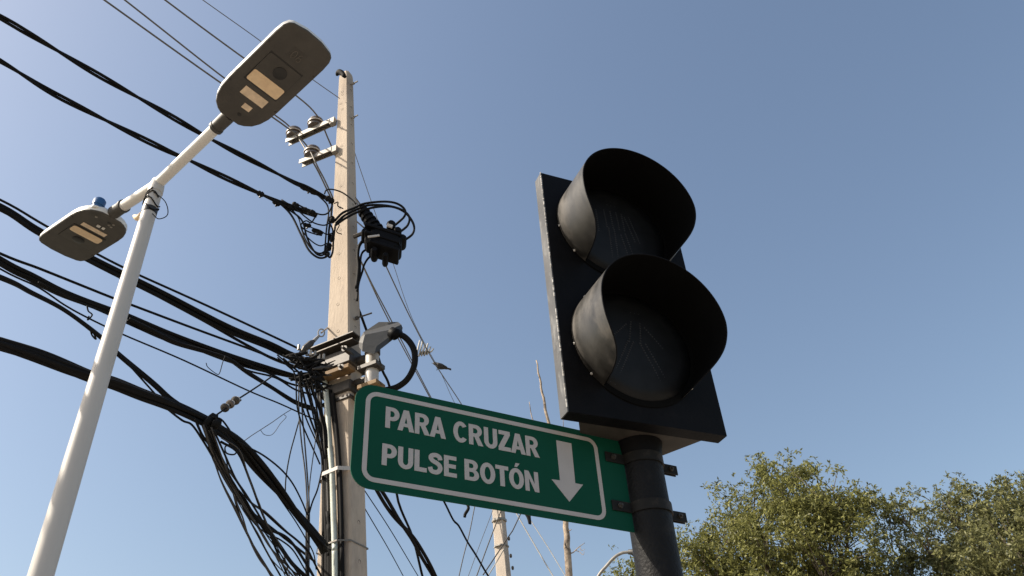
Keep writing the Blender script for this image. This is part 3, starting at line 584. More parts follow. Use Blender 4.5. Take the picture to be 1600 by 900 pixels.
# string of small insulators between the bundle and the splice knot
cable('guy_wire', 'thin guy wire holding the small insulator string', [(333, 652), (343, 645), (350, 640), (373, 623), (390, 612), (411, 598), (425, 588)], .006, d=(dlow-.05, 5.4), group='guy wires left of the pole', cat='wire')
IS = thing('insulator_string', 'string of three small insulators on a guy wire above the splice knot', 'insulator', at_d(350, 640, 5.05))
for k in range(3):
    x, y = 353+k*8.2, 636-k*5.6; c = at_d(x, y, 5.05+.03*k); ax = at_d(x+8, y-5.6, 5.08+.03*k)-c; ax /= np.linalg.norm(ax)
    mb = MB(); mb.lathe(c-ax*.02, ax, [(.012, -.012), (.02, -.008), (.03, 0), (.031, .012), (.014, .02), (.012, .026)], 14); obj('shed', mb, M['ceramic'] if k % 2 else M['dark_steel'], IS, smooth=True)
    mb = MB(); mb.lathe(c+ax*.006, ax, [(.018, 0), (.02, .006), (.018, .012)], 14); obj('cap', mb, M['ceramic_white'], IS, smooth=True)
mb = MB(); mb.tube([at_d(351, 642, 5.06), at_d(376, 625, 5.15)], .008, 6); obj('rod', mb, M['dark_steel'], IS)
cable('string', 'pale loose string below the insulator string', [(380, 690), (394, 680), (408, 671), (425, 660), (432, 655), (445, 646), (455, 640)], .0028, d=(5.3, 5.8), m='grey_cable', group='loose strings', cat='string')
cable('string', 'curly loose string tail hanging from the pale string', [(407, 672), (413, 679), (423, 680), (430, 674), (438, 662), (447, 652), (444, 648)], .0022, d=(5.5, 5.75), m='grey_cable', group='loose strings', cat='string')
cable('string', 'tattered dark wire ends dangling under the lashed bundle', [(352, 556), (348, 566), (343, 583), (338, 584), (325, 574), (322, 567)], .003, d=(5.15, 5.1), group='loose strings', cat='string')
cable('string', 'tattered wire end hanging from the bundle left of the lamp post', [(136, 478), (138, 486), (144, 492), (137, 500), (139, 494)], .005, d=(4.9, 4.9), group='loose strings', cat='string')
cable('string', 'tattered wire end hanging from the slanting cable left of the lamp post', [(140, 512), (146, 520), (150, 530), (144, 524), (141, 515)], .005, d=(4.65, 4.65), group='loose strings', cat='string')

# connectors and loops on the pole front, left of the splice box
CL = ['leftmost small connector on the second twisted cable', 'connector on the second twisted cable, lower of the pair', 'thick connector in the middle of the second twisted cable', 'upper connector beside the thick middle one', 'long connector left of the pole above the cable loops', 'short connector at the top of the hanging loops',
      'long connector touching the pole edge between the loops', 'long connector hanging under the uppermost twisted cable', 'connector clamping the uppermost twisted cable to the pole', 'upper small connector on the pole front', 'middle small connector on the pole front', 'lower upright connector on the pole front', 'lowest connector at the bottom of the cable bight']
for k, (x, y, w_, a, rr) in enumerate(((407, 303, 10, 20, .03), (432, 317, 12, 30, .028), (450, 323, 13, 35, .032), (462, 320, 10, 30, .026), (482, 330, 24, 20, .030), (480, 352, 12, 10, .024), (496, 362, 18, 18, .024), (482, 297, 30, 25, .026), (515, 312, 14, 30, .034), (519, 343, 8, 80, .03), (518, 372, 8, 70, .03), (514, 386, 10, 100, .028), (510, 396, 8, 40, .03))):
    dx, dy = w_/2*math.cos(R(a)), w_/2*math.sin(R(a)); dd = 6.0
    A = at_d(x-dx, y-dy, dd); B = at_d(x+dx, y+dy, dd-.02); v = B-A
    t = thing('wire_connector', CL[k], 'connector', A, 'small connectors on the cable loops')
    mb = MB(); mb.tube([A, A+v*.1, A+v*.3, A+v*.34, A+v*.66, A+v*.7, A+v*.9, B], [rr*.45, rr*.8, rr, rr*.8, rr*.8, rr, rr*.8, rr*.4], 8); obj('body', mb, M['black_cable'], t)
    mb = MB(); c = A+v*.5; mb.tube([c, c-Z*(rr+.018)], .009, 6); obj('bolt', mb, M['dark_steel'], t)
loops = [
 ([(418, 307), (436, 317), (455, 336), (470, 366), (482, 390), (496, 402), (508, 402), (514, 395)], .010, 'outermost cable loop hanging left of the pole front'),
 ([(430, 314), (455, 330), (472, 345), (480, 372), (492, 394), (503, 399), (512, 390)], .009, 'second cable loop hanging left of the pole front'),
 ([(470, 352), (476, 372), (486, 388), (498, 396), (508, 392), (512, 380)], .009, 'third cable loop hanging left of the pole front'),
 ([(462, 318), (480, 327), (500, 335), (512, 333), (519, 322)], .008, 'cable bridging from the twisted cable to the pole front'),
 ([(492, 340), (486, 348), (478, 345), (470, 352), (478, 360), (490, 365), (503, 368)], .007, 'curly pale cable end left of the pole'),
 ([(519, 318), (517, 340), (514, 360), (513, 380), (511, 396), (516, 402), (520, 392), (521, 375), (524, 352)], .010, 'cable bight pressed against the pole front, right one'),
 ([(513, 338), (510, 360), (508, 385), (507, 394)], .008, 'cable bight pressed against the pole front, left one'),
 ([(507, 303), (510, 297), (520, 296), (535, 301), (550, 312), (556, 319)], .0075, 'thin cable arching across the pole front to its right side'),
 ([(522, 318), (528, 316), (528, 322), (536, 326)], .006, 'short stub of wire on the pole front')]
loops += [([(440, 312), (462, 326), (476, 338), (490, 348), (506, 352), (515, 348)], .007, 'thin cable from the second twisted cable to the pole edge'),
 ([(448, 318), (466, 340), (472, 360), (486, 376), (500, 384), (511, 380)], .006, 'inner thin cable of the hanging loops'),
 ([(486, 296), (500, 308), (512, 322), (514, 345), (520, 360), (517, 378)], .008, 'cable dropping from the uppermost twisted cable down the pole edge'),
 ([(476, 350), (488, 356), (500, 360), (510, 366), (520, 364)], .006, 'short cable between the connectors and the pole front'),
 ([(526, 346), (530, 352), (526, 362), (534, 366)], .005, 'curled wire end on the pole front below the arching loops')]
for pts, r, lb in loops: cable('cable_loop', lb, pts, r, d=(6.0, 5.93), group='cable loops around the upper pole')
for k, (pts, r, lb) in enumerate((([(523, 345), (535, 333), (553, 325), (570, 318), (600, 315), (620, 318), (632, 327), (632, 338), (616, 353)], .012, 'inner cable loop arching from the pole to the splice box'),
                    ([(525, 349), (538, 337), (556, 328), (575, 321), (602, 321), (626, 327), (639, 338), (637, 352), (623, 364)], .012, 'middle cable loop arching from the pole to the splice box'),
                    ([(524, 352), (540, 341), (560, 331), (585, 324), (612, 323), (633, 332), (646, 350), (645, 365), (630, 377)], .012, 'outer cable loop arching from the pole to the splice box'))):
    cable('cable_loop', lb, pts, r, d=(5.98, 6.05), group='cable loops around the upper pole')
for pts, r, lb in (([(567, 376), (561, 385), (559, 400), (560, 420), (557, 450)], .016, 'black cable leaving the splice box downward, nearest the pole'),
                   ([(575, 388), (566, 395), (563, 408), (562, 430), (558, 455)], .011, 'black cable leaving the splice box downward, middle one'),
                   ([(583, 398), (575, 404), (569, 414), (566, 425), (560, 445), (558, 470)], .011, 'black cable leaving the splice box downward, outer one'),
                   ([(556, 345), (570, 357)], .008, 'thin stay from the pole to the splice box'),
                   ([(555, 309), (560, 316), (566, 325)], .010, 'short cable at the top of the splice box strut')):
    cable('cable_loop', lb, pts, r, d=(6.15, 6.08), group='cable loops around the upper pole')
# splice box on the right
SX = thing('splice_box', 'black lumpy ribbed splice box bracketed to the right of the concrete pole', 'junction box', at_d(600, 405, 6.05))
def sx(x, y, o=0.): return at_d(x, y, 6.05+o)
mb = MB(); mb.tube([sx(563, 322), sx(566, 327), sx(586, 356), sx(592, 366)], [.04, .05, .06, .065], 10); obj('neck', mb, M['black_paint'], SX, smooth='all')
for k in range(5):
    f = .15+k*.17; mb = MB(); A = np.array([564, 325]); B = np.array([591, 364]); p = A+(B-A)*f; q = A+(B-A)*(f+.07); mb.tube([sx(*p), sx(*q)], .062+.004*k, 12); obj('rib', mb, M['black_paint'], SX)
ux = sx(628, 372)-sx(590, 360); ux /= np.linalg.norm(ux); vy = sx(590, 360)-sx(600, 402); vy -= ux*(vy@ux); vy /= np.linalg.norm(vy); wz = np.cross(ux, vy)
mb = MB(); mb.box(sx(600, 382), ux, vy, wz, .165, .105, .10, .03); obj('body', mb, M['black_paint'], SX)
for k, (x, y, a, b) in enumerate(((598, 369, .185, .018), (597, 381, .178, .018), (600, 394, .15, .018))):
    mb = MB(); mb.box(sx(x, y, -.0), ux, vy, wz, a, b, .112, .006); obj('rib', mb, M['black_paint'], SX)
for k, (x, y, rr) in enumerate(((611, 356, .045), (621, 366, .04), (628, 378, .045), (576, 380, .04), (585, 397, .035), (602, 405, .03), (622, 394, .035), (570, 368, .035))):
    mb = MB(); mb.lathe(sx(x, y), wz, [(rr*.8, -.09), (rr, -.07), (rr, .06), (rr*.7, .08)], 10); obj('terminal', mb, M['black_paint'], SX, smooth=True)
mb = MB(); mb.box(sx(609, 353, -.12), ux, vy, wz, .028, .018, .01, .003); obj('white_tag', mb, M['pipe_white'], SX)
mb = MB(); mb.box(sx(584, 369, -.13), (ux+vy*.65)/np.linalg.norm(ux+vy*.65), np.cross(wz, (ux+vy*.65)/np.linalg.norm(ux+vy*.65)), wz, .055, .010, .006); obj('bright_strip', mb, M['pipe_white'], SX)
mb = MB(); mb.tube([sx(553, 370, .1), sx(575, 361)], .022, 6); obj('bracket', mb, M['dark_steel'], SX)
mb = MB(); mb.tube([sx(566, 326), sx(572, 345), sx(575, 362)], .018, 6); obj('strut', mb, M['steel'], SX)

# ---------------------------------------------------------------- collar of brackets, block, bolts and the grey lamp
CB = thing('pole_collar', 'steel channel brackets and rust-stained block strapped round the concrete pole', 'bracket', front(530, 600))
def chan(y0, zc, hl, hz, dep, nm, mtl, off=0, sh=0.):
    c = front(*y0, 0); zc = c[2]; c = pax(zc)+FN*(pw(zc)[1]+dep/2+.002+off)+FA*sh
    mb = MB(); mb.box(c+Z*hz, FA, FN, Z, hl, dep/2, .005); mb.box(c-Z*hz, FA, FN, Z, hl, dep/2, .005); mb.box(c-FN*(dep/2-.004), FA, FN, Z, hl, .004, hz-.006); return obj(nm, mb, M[mtl], CB)
chan((527, 545), 0, .245, .036, .10, 'channel', 'dark_steel')
zc = front(527, 566)[2]; a, b = pw(zc); mb = MB(); mb.box(pax(zc)+FN*.012, FA, FN, Z, a+.05, b+.04, .075, .008); obj('clamp_plate', mb, M['dark_steel'], CB)
c = front(530, 590); zc = c[2]; mb = MB(); mb.box(pax(zc)+FN*(pw(zc)[1]+.07)+FA*.05, FA, FN, Z, .17, .05, .022, .005); obj('wooden_block', mb, M['rust_wood'], CB)
c = front(530, 607); zc = c[2]; mb = MB(); a, b = pw(zc); mb.box(pax(zc), FA, FN, Z, a+.02, b+.02, .055, .01); obj('strap_band', mb, M['dark_steel'], CB)
c = front(530, 624); zc = c[2]; mb = MB(); a, b = pw(zc); mb.box(pax(zc), FA, FN, Z, a+.012, b+.012, .018, .006); obj('strap_band', mb, M['dark_steel'], CB)
for x, y in ((512, 571), (540, 546), (500, 590), (535, 575)):
    c = front(x, y, .10); mb = MB(); mb.lathe(c, FN, [(.022, -.10), (.022, .0), (.03, .002), (.03, .02), (.013, .021), (.013, .05)], 8); obj('bolt', mb, M['dark_steel'], CB)
for y in (556, 590, 612):
    c = front(548, y, .04); zc = c[2]; a, b = pw(zc); c = pax(zc)+FA*(a+.03)
    mb = MB(); mb.box(c+FA*.04, FA, FN, Z, .06, b*.6, .03, .006); obj('side_lug', mb, M['rust_wood'] if y == 612 else M['dark_steel'], CB)
# tangle of fittings where the cables end at the collar
TG = thing('cable_fittings', 'dark tangle of cable clamps and fittings on the left of the collar', 'cable clamp', front(495, 600))
for k in range(56):
    x = 462+rng.uniform(0, 46); y = 562+rng.uniform(-8, 36)+(x-462)*.25; A = at_d(x, y, 5.92+rng.uniform(-.1, .05)); v = np.array([rng.uniform(-.12, .12), rng.uniform(-.06, .06), rng.uniform(-.05, .05)])
    rr = rng.uniform(.006, .017); mb = MB(); mb.tube([A-v, A-v*.6, A+v*.6, A+v], [rr*.5, rr, rr, rr*.5], 7); obj('clamp' if k % 3 else 'clevis', mb, M['black_cable'] if k % 7 else M['dark_steel'], TG, smooth='all')
for k in range(7):
    x = 468+k*6+rng.uniform(-2, 2); y = 549+k*2.5+rng.uniform(-3, 3); A = at_d(x, y, 5.95); mb = MB(); mb.tube([A, A+Z*.05], .012, 6); obj('bolt', mb, M['ceramic_white'] if k % 2 else M['steel'], TG)
SHK = thing('shackle', 'small steel shackle and turnbuckle left of the pole above the collar', 'shackle', at_d(502, 520, 6.0))
mb = MB(); mb.tube([at_d(502+5*math.cos(a), 520+6*math.sin(a), 6.0) for a in np.linspace(0, 6.28, 15)], .006, 6); obj('ring', mb, M['steel'], SHK)
mb = MB(); mb.tube([at_d(498, 525, 6.0), at_d(490, 533, 5.98)], [.012, .016], 8); obj('link', mb, M['steel'], SHK)
mb = MB(); mb.tube([at_d(490, 533, 5.98), at_d(486, 536, 5.97), at_d(476, 545, 5.95), at_d(472, 549, 5.94)], [.014, .028, .03, .014], 8); obj('turnbuckle', mb, M['dark_steel'], SHK)
mb = MB(); mb.tube([at_d(502, 520, 6.0), front(512, 512, -.01)], .008, 6); obj('eye_bolt', mb, M['steel'], SHK)
for pts, r, lb in (([(470, 580), (478, 605), (490, 640), (500, 665), (503, 690)], .013, 'black cable curving from the collar down onto the pole, left one'),
                   ([(482, 588), (490, 615), (500, 640), (508, 668), (510, 700)], .015, 'black cable curving from the collar down onto the pole, right one'),
                   ([(470, 600), (480, 640), (494, 680), (502, 705)], .009, 'thin black cable running from the fan of cables onto the pole')):
    cable('riser_cable', lb, pts, r, d=(5.9, 5.97), group='cables running down the front of the concrete pole')
for pts, r, m, lb in (([(504, 580), (508, 600), (512, 640), (515, 690), (519, 740), (521, 800), (523, 860), (524, 925)], .023, 'pvc', 'pale plastic conduit running down the front of the concrete pole'),
                   ([(498, 585), (502, 640), (507, 690), (511, 740), (513, 800), (514, 925)], .013, 'grey_cable', 'grey cable left of the pale conduit'),
                   ([(496, 600), (503, 660), (505, 700), (506, 760), (506, 830), (505, 925)], .017, 'black_cable', 'leftmost black cable on the pole front'),
                   ([(508, 690), (510, 760), (510, 830), (509, 925)], .016, 'black_cable', 'second black cable on the pole front'),
                   ([(514, 820), (515, 870), (515, 925)], .022, 'black_cable', 'thick black cable on the pole front near the bottom edge'),
                   ([(502, 650), (505, 720), (508, 790), (511, 850), (512, 925)], .018, 'black_cable', 'black cable behind the grey one on the pole front'),
                   ([(520, 615), (525, 660), (530, 720), (533, 790), (534, 850), (534, 925)], .017, 'black_cable', 'black cable between the two right of the conduit'),
                   ([(512, 800), (517, 850), (519, 925)], .018, 'black_cable', 'short black cable tucked against the pale conduit'),
                   ([(516, 610), (520, 650), (526, 700), (529, 760), (531, 830), (532, 925)], .015, 'black_cable', 'black cable right of the pale conduit'),
                   ([(518, 615), (523, 650), (529, 700), (533, 760), (535, 840), (536, 925)], .012, 'black_cable', 'rightmost black cable on the pole front')):
    P = [front(x, y, .05 if m == 'pvc' else .03) for x, y in pts]; q = P[-1]-P[-2]; q /= np.linalg.norm(q); P.append(P[-1]+q*(P[-1][2]-.03)/max(.2, -q[2]))
    tag(obj('conduit' if m == 'pvc' else 'riser_cable', bundle_mesh(spline(P, 5), r, 1, n=8), M[m], origin=P[-1], smooth='all'), lb, 'conduit' if m == 'pvc' else 'cable', None if m == 'pvc' else 'cables running down the front of the concrete pole')
for y, hz, mtl, lb, nm in ((741, .016, 'pipe_white', 'white plastic strap round the conduit and concrete pole', 'strap'), (853, .006, 'aluminium', 'thin wire tie round the conduit and concrete pole', 'wire_tie')):
    zc = front(525, y)[2]; a, b = pw(zc); mb = MB(); rr = []
    a += .004; b0 = -b-.004; b1 = b+.076
    loop = [(-a, b0), (a, b0), (a, b), (a*.55, b1), (-a*.55, b1), (-a, b)]
    inn = [(x*.985, yy-.004 if yy > 0 else yy+.003) for x, yy in loop]
    V = [pax(zc)+FA*x+FN*yy+Z*h+Z*x*.08 for h in (-hz, hz) for x, yy in loop+inn]; F = []
    for i in range(6): j = (i+1) % 6; F += [(i, j, 12+j, 12+i), (6+i, 18+i, 18+j, 6+j), (i, 6+i, 6+j, j), (12+i, 12+j, 18+j, 18+i)]
    tag(obj(nm, mb.add(V, F), M[mtl], origin=pax(zc)+FN*b1), lb, 'strap')

GL = thing('grey_lamp', 'grey wedge-shaped lamp head on a white pipe clamped beside the concrete pole', 'lamp', at_d(578, 620, 5.98))
mb = MB(); pb = at_d(580, 640, 5.98); pt = at_d(582, 545, 6.0); mb.tube([pb, pt], .058, 20); obj('pipe', mb, M['pipe_white'], GL, smooth=True)
def gl(x, y, o=0.): return at_d(x, y, 5.98+o)
b4 = [(561, 548), (584, 552), (588, 553), (629, 520), (626, 512)]
mb = MB()
bot = [gl(561, 542, -.08), gl(566, 549, -.16), gl(585, 553, -.18), gl(606, 537, -.16), gl(628, 519, -.05), gl(624, 509, .12), gl(590, 520, .16), gl(564, 536, .1)]
top = [gl(564, 526, -.06), gl(570, 523, -.13), gl(592, 528, -.15), gl(610, 515, -.13), gl(627, 507, -.04), gl(622, 503, .1), gl(592, 503, .14), gl(568, 519, .08)]
mid = [.5*(a+b_)+(.5*(a+b_)-gl(594, 527))*.05 for a, b_ in zip(bot, top)]
mb.loft([bot, mid, top]); obj('head', mb, M['lamp_body'], GL)
mb = MB(); mb.lathe(gl(582, 549), pt-pb, [(.068, -.03), (.068, .02), (.06, .03)], 20); obj('collar', mb, M['dark_steel'], GL, smooth=True)
mb = MB(); mb.tube([gl(611, 519, -.16), gl(617, 522, -.17), gl(624, 520, -.12)], [.05, .055, .035], 10); obj('cable_gland', mb, M['black_paint'], GL, smooth='all')
mb = MB(); mb.tube(spline([gl(617, 522, -.15), gl(630, 525, -.15), gl(642, 537, -.14), gl(648, 552, -.12), gl(647, 572, -.10), gl(637, 592, -.06), gl(622, 604, 0), (at_d(606, 609, 6.05)), at_d(590, 611, 6.1)], 5), .027, 10); obj('curved_conduit', mb, M['black_cable'], GL, smooth='all')
for y in (575, 605):
    mb = MB(); c = gl(580, y, 0); mb.box(c, FA, FN, Z, .10, .065, .022, .005); obj('clamp', mb, M['dark_steel'] if y < 600 else M['rust_wood'], GL)
    mb = MB(); mb.tube([gl(586, y-2, -.05), gl(596, y-6, -.06)], .014, 6); obj('clamp_bolt', mb, M['dark_steel'], GL)

# ---------------------------------------------------------------- wires right of the pole, guy grip, bird, far things
cable('service_wire', 'black wire dropping from the pole behind the grey lamp and green sign', [(559, 480), (566, 498), (575, 522), (589, 553), (598, 580), (608, 602), (620, 655), (630, 700), (620, 772), (645, 840), (660, 900), (672, 940)], .0135, d=(6.3, 8.5), group='wires behind the green sign', cat='wire', ext2=1.5)
cable('service_wire', 'thick black cable below the left end of the green sign', [(558, 700), (575, 738), (593, 768), (618, 806), (645, 840), (662, 870), (678, 902), (695, 940)], .020, d=(6.4, 8.6), strands=2, twist=3., group='wires behind the green sign', cat='wire', ext2=1.5)
cable('service_wire', 'upper thin wire right of the pole under the green sign', [(560, 752), (576, 776), (610, 828), (652, 898), (672, 930)], .005, d=(6.4, 9.5), group='wires behind the green sign', cat='wire', ext2=2)
cable('service_wire', 'lower thin wire right of the pole under the green sign', [(560, 776), (575, 803), (605, 854), (630, 900), (645, 930)], .005, d=(6.4, 9.5), group='wires behind the green sign', cat='wire', ext2=2)
cable('service_wire', 'wavy black wire running under the middle of the green sign', [(668, 735), (680, 760), (695, 786), (708, 812), (717, 822), (730, 846), (744, 868), (763, 900), (785, 930)], .013, d=(9, 10.5), group='wires behind the green sign', cat='wire', ext2=2)
# far pole and its stays
def far_pole_axis(z): return FP+Z*z+np.array([-.03*(z-4), 0, 0])
fpo = thing('utility_pole', 'small-looking distant pale concrete pole below the middle of the green sign', 'utility pole', far_pole_axis(0))
mb = MB(); rings = []
for z in np.linspace(0, FPT, 12):
    a = .16-.0085*z; b = .12-.006*z; c = .015; rings.append([far_pole_axis(z)+FA*x+FN*y for x, y in ((-a+c, -b), (a-c, -b), (a, -b+c), (a, b-c), (a-c, b), (-a+c, b), (-a, b-c), (-a, -b+c))])
mb.loft(rings); obj('shaft', mb, M['far_concrete'], fpo)
mb = MB(); mb.box(far_pole_axis(8.5), RN, RD, Z, .75, .05, .05); obj('crossarm', mb, M['dark_steel'], fpo)
for k in (-.6, 0, .6):
    mb = MB(); mb.lathe(far_pole_axis(8.55)+RN*k, Z, [(.04, 0), (.06, .02), (.04, .05), (.06, .07), (.03, .13)], 10); obj('insulator', mb, M['ceramic'], fpo)
for px, py, wd in ((788, 810, .02), (788, 851, .012)):
    z = at_d(px, py, 13.9)[2]; mb = MB(); mb.lathe(far_pole_axis(z), Z, [(.135, -wd), (.135, wd)], 8); obj('band', mb, M['steel'], fpo)
for k, py in enumerate((841, 868, 887)):
    c = at_d(795+k*3, py, 13.84); mb = MB(); mb.lathe(c, -hd(-1), [(.022, -.06), (.022, .03)], 8); obj('bolt_hole', mb, M['dark_steel'], fpo)
stay = 'stay wires fanning down around the distant pole'
for pts, r, m, lb in (([(748, 760), (741, 795), (733, 835), (724, 870), (716, 905), (708, 935)], .009, 'grey_cable', 'leftmost stay wire coming down left of the distant pole'),
                   ([(782, 760), (769, 800), (750, 850), (731, 902), (718, 935)], .005, 'grey_cable', 'thinnest stay wire left of the distant pole'),
                   ([(789, 780), (779, 808), (763, 850), (744, 902), (732, 935)], .010, 'grey_cable', 'long stay wire touching the distant pole at the sign edge'),
                   ([(788, 857), (776, 878), (761, 902), (740, 935)], .009, 'pale_cable', 'low stay wire starting at the band of the distant pole'),
                   ([(822, 785), (812, 806), (801, 829), (797, 835)], .010, 'grey_cable', 'short stay wire on the right of the distant pole'),
                   ([(795, 780), (813, 813), (838, 856), (864, 900), (885, 935)], .010, 'pale_cable', 'left one of two pale wires right of the distant pole'),
                   ([(805, 775), (831, 816), (858, 858), (884, 901), (905, 935)], .008, 'pale_cable', 'right one of two pale wires right of the distant pole')):
    cable('stay_wire', lb, pts, r, d=(13.9, 13.6), m=m, group=stay, cat='wire', ext2=1)
for pts, lb in (([(729, 785), (732, 794), (727, 803), (726, 808)], 'left dark hook hanging below the edge of the green sign'), ([(820, 800), (825, 808), (828, 818), (827, 806)], 'right dark hook hanging below the edge of the green sign')):
    cable('hook', lb, pts, .028, d=(13.5, 13.5), cat='hook', group='hooks under the sign edge')
GG = thing('guy_grip', 'pale coiled wire grip on the wires right of the grey lamp', 'wire grip', at_d(664, 560, 11.2))
for k in range(6):
    mb = MB(); x = 652+k*4.2; mb.tube(spline([at_d(x+4, 530+k*2.2+rng.uniform(-4, 4), 11.2), at_d(x+1, 545+k*.8, 11.15), at_d(x-2, 562-k*2.0+rng.uniform(-3, 3), 11.2)], 4), .014, 6); obj('strand', mb, M['pale_cable'], GG, smooth='all')
mb = MB(); mb.tube([at_d(655, 552, 11.2), at_d(668, 551, 11.2)], .03, 8); obj('thimble', mb, M['dark_steel'], GG)
# bird
BD = thing('bird', 'dark bird perched on the wire right of the grey lamp', 'bird', at_d(682, 570, 11.65))
bc = at_d(686, 572, 11.65); bt = at_d(701, 575, 11.65); bx = bt-bc; bx /= np.linalg.norm(bx); by = np.cross(Z, bx); by /= np.linalg.norm(by); bz = np.cross(bx, by)
mb = MB(); rings = []
for xx, rw, rh, zc in ((-.125, .004, .004, .030), (-.108, .012, .011, .032), (-.095, .026, .026, .036), (-.075, .031, .031, .034), (-.055, .033, .034, .022), (-.02, .052, .05, .006), (.03, .056, .052, 0), (.075, .045, .038, -.004), (.11, .03, .02, -.008), (.15, .026, .008, -.012), (.20, .032, .005, -.018), (.215, .03, .003, -.020)):
    rings.append([bc+bx*xx+by*rw*math.cos(a)+bz*(zc+rh*math.sin(a)) for a in np.linspace(0, 2*math.pi, 12, endpoint=False)])
mb.loft(rings); obj('body', mb, M['bird'], BD, smooth='all')
mb = MB(); mb.lathe(bc-bx*.118+bz*.031, -bx, [(.006, 0), (.003, .015), (.0005, .024)], 6); obj('beak', mb, M['dark_plastic'], BD)
for s in (-1, 1):
    mb = MB(); mb.loft([[bc+bx*xx+by*s*(.050-.02*max(0, xx)*5)+bz*(zz) for xx, zz in ((-.03, .03), (.05, .03), (.15, -.01), (.05, -.02), (-.02, -.015))], [bc+bx*xx+by*s*(.060-.02*max(0, xx)*5)+bz*(zz) for xx, zz in ((-.02, .02), (.05, .022), (.14, -.008), (.05, -.012), (-.015, -.01))]]); obj('wing', mb, M['bird'], BD)
    mb = MB(); mb.tube([bc-bx*.005+by*s*.02-bz*.04, bc-bx*.02+by*s*.015-bz*.085], .004, 5); obj('leg', mb, M['dark_plastic'], BD)

# bare slender tree
BT = thing('bare_tree', 'slender leafless tree stem poking up behind the right end of the green sign', 'tree', at_d(885, 820, 9.)*np.array([1, 1, 0]))
P = [at_d(838, 563, 9), at_d(843, 590, 9), at_d(849, 622, 9), at_d(857, 662, 9), at_d(868, 720, 9), at_d(879, 775, 9), at_d(884, 815, 9), at_d(886, 850, 9), at_d(890, 900, 9)]
q = P[-1]; P += [q*np.array([1, 1, .55])+np.array([.03, 0, .0]), q*np.array([1, 1, 0])+np.array([.05, 0, 0])]
S_ = spline(P, 4); n_ = len(S_); S_ = [p+np.array([.006*math.sin(i*1.7), 0, 0]) for i, p in enumerate(S_)]
mb = MB(); mb.tube(S_, [.008+.030*(i/(n_*.75)) if i < n_*.75 else .038+.03*(i/n_-.75) for i in range(n_)], 8); obj('trunk', mb, M['pale_bark'], BT, smooth='all')
for pts, r in (([(866, 712), (845, 680), (832, 655), (827, 628)], .009), ([(882, 790), (885, 740), (881, 690), (880, 655)], .008), ([(889, 865), (896, 863), (903, 856), (914, 848)], .006), ([(899, 860), (905, 862), (911, 867), (913, 862)], .004), ([(906, 855), (909, 860), (914, 858)], .0035), ([(885, 828), (890, 829), (893, 827)], .006), ([(887, 845), (882, 851), (884, 856)], .012)):
    mb = MB(); pp = spline(px_pts(pts, d=(9, 8.95)), 4); mb.tube(pp, [r*(1.3-.9*i/len(pp)) for i in range(len(pp))], 6); obj('branch', mb, M['pale_bark'], BT, smooth='all')
# far curved street lamp
D_ = 15.
FL = thing('curved_street_lamp', 'distant street lamp arm curving up left of the black signal pole', 'street lamp', at_d(918, 925, D_)*np.array([1, 1, 0]))
bp = at_d(918, 935, D_); mb = MB(); mb.tube([bp*np.array([1, 1, 0]), bp], [.07, .05], 12); obj('post', mb, M['pipe_white'], FL, smooth=True)
mb = MB(); mb.tube(spline([bp, at_d(935, 900, D_), at_d(948, 884, D_), at_d(960, 871, D_), at_d(972, 864, D_), at_d(984, 862.5, D_)], 5), .028, 10); obj('arm', mb, M['steel'], FL, smooth='all')
c = at_d(984, 862.5, D_); e = at_d(1010, 864, D_)-c; mb = MB(); mb.tube([c-e*.1, c+e*.1, c+e*.3, c+e*1.2, c+e*1.6], [.045, .05, .10, .13, .05], 12); obj('lamp_head', mb, M['lamp_body'], FL, smooth='all')

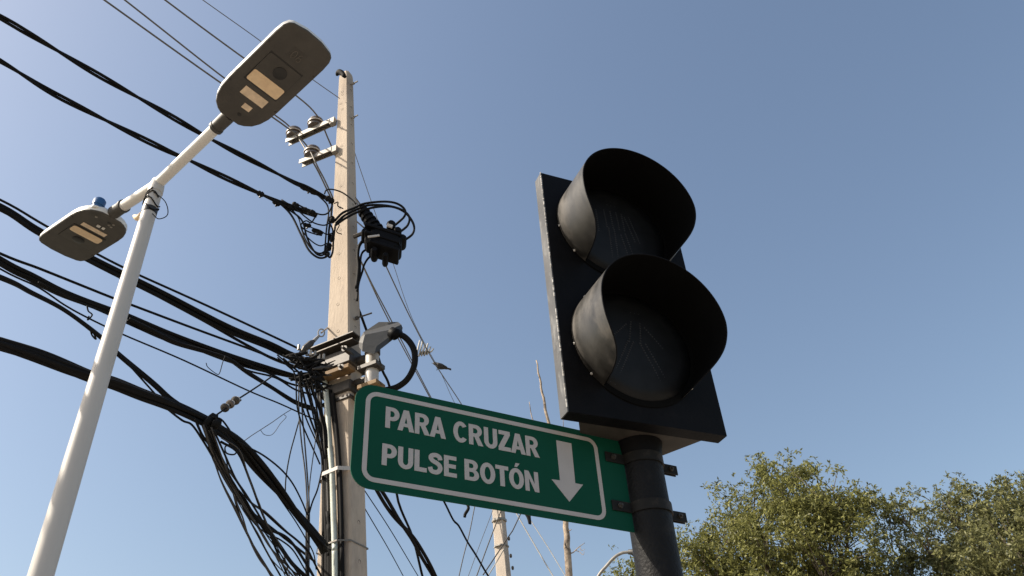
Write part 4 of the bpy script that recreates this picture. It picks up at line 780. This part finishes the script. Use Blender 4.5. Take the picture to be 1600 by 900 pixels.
# ---------------------------------------------------------------- trees
def tree(label, azd, d, blobs, nclump, per, mtl, seed, height0):
    g = np.random.default_rng(seed); base = hd(azd)*d
    t = thing('tree', label, 'tree', base, 'trees at the lower right')
    D0 = d
    C = []; 
    for x, y, rpx in blobs:
        c = at_d(x, y, d+g.uniform(-.8, .8)); C.append((c, rpx/FPX*np.linalg.norm(c-CAM)))
    vol = np.array([r**2.4 for _, r in C]); vol /= vol.sum()
    fork = base+Z*height0
    mb = MB(); trunk = spline([base, base+np.array([.08, .05, height0*.4]), base+np.array([-.05, .0, height0*.75]), fork], 5)
    mb.tube(trunk, list(np.linspace(.24, .15, len(trunk))), 10); obj('trunk', mb, M['bark'], t, smooth='all')
    limbs = []
    for c, r in C:
        p = spline([fork+g.normal(0, .05, 3), fork+(c-fork)*.35+np.array([0, 0, .25])+g.normal(0, .12, 3), fork+(c-fork)*.7+g.normal(0, .15, 3), c], 5); limbs.append(p)
        mb = MB(); mb.tube(p, list(np.linspace(.09, .022, len(p))), 7); obj('limb', mb, M['bark'], t, smooth='all')
    allp = np.concatenate([np.array(p[4:]) for p in limbs])
    tw = MB(); V = []; 
    cl = []
    for k in range(nclump):
        i = g.choice(len(C), p=vol); c, r = C[i]
        v = g.normal(0, 1, 3); v /= np.linalg.norm(v); v[2] = v[2] if g.random() < .75 else abs(v[2]); q = c+v*r*(g.uniform(.35, 1.05)**.8 if k % 7 else g.uniform(1.05, 1.28))
        cl.append(q)
        a = allp[np.argmin(((allp-q-np.array([0, 0, -.5]))**2).sum(1))]
        tw.tube([a, a+(q-a)*.5+Z*.08, q], [.016, .010, .004], 4)
    LV = []
    for q in cl:
        nsp = max(4, int(per*g.uniform(.5, 1.4))//9); rad = g.uniform(.11, .29)*np.array([1.1, 1.1, .9])
        o = q+g.normal(0, 1, (nsp, 3))*rad*.6; dv = g.normal(0, 1, (nsp, 3)); dv[:, 2] = dv[:, 2]*.8+g.uniform(-.5, .8, nsp); dv /= np.linalg.norm(dv, axis=1)[:, None]
        Ls = g.uniform(.12, .30, nsp)[:, None, None]; f = ((np.arange(9)+.5)/9)[None, :, None]
        p = o[:, None]+dv[:, None]*Ls*f-Z*.10*f*f
        a = dv[:, None]*.5+g.normal(0, .6, (nsp, 9, 3)); a[..., 2] -= .3; a /= np.linalg.norm(a, axis=2)[..., None]
        b = np.cross(a, g.normal(0, 1, (nsp, 9, 3))); b /= np.linalg.norm(b, axis=2)[..., None]+1e-9
        l_ = g.uniform(.065, .125, (nsp, 9, 1)); w_ = l_*g.uniform(.26, .44, (nsp, 9, 1))
        LV.append(np.stack([p, p+a*l_*.5+b*w_*.5, p+a*l_, p+a*l_*.5-b*w_*.5], 2).reshape(-1, 3))
    A = np.concatenate(LV)-base; n = len(A)//4
    me = bpy.data.meshes.new('crown'); me.vertices.add(4*n); me.vertices.foreach_set('co', A.ravel().astype(np.float32))
    me.loops.add(4*n); me.loops.foreach_set('vertex_index', np.arange(4*n, dtype=np.int32)); me.polygons.add(n); me.polygons.foreach_set('loop_start', np.arange(0, 4*n, 4, dtype=np.int32))
    me.update(calc_edges=True); me.validate(); me.materials.append(M[mtl])
    o = bpy.data.objects.new('crown', me); COL.objects.link(o); o.parent = t; o['kind'] = 'stuff'
    obj('twigs', tw, M['bark'], t, kind='stuff')
    return n
n1 = tree('leafy olive-green tree immediately right of the black signal pole', 15.6, 20., [(1222, 768, 55), (1180, 815, 55), (1140, 850, 55), (1100, 885, 42), (1300, 800, 52), (1330, 795, 38), (1255, 840, 80), (1200, 890, 90), (1290, 890, 85), (1130, 930, 80), (1230, 960, 110), (1050, 945, 60), (985, 945, 55), (1330, 960, 80), (1180, 1010, 120)], 720, 160, 'leaf', 5, 3.6)
n2 = tree('leafy grey-green tree in the lower right corner', 28.2, 21., [(1482, 800, 52), (1420, 825, 45), (1395, 860, 42), (1545, 815, 58), (1600, 815, 60), (1660, 830, 80), (1455, 880, 70), (1530, 890, 80), (1610, 900, 85), (1690, 920, 110), (1400, 930, 55), (1480, 960, 100), (1580, 980, 110)], 540, 150, 'leaf_b', 9, 3.2)
print('leaves', n1, n2)
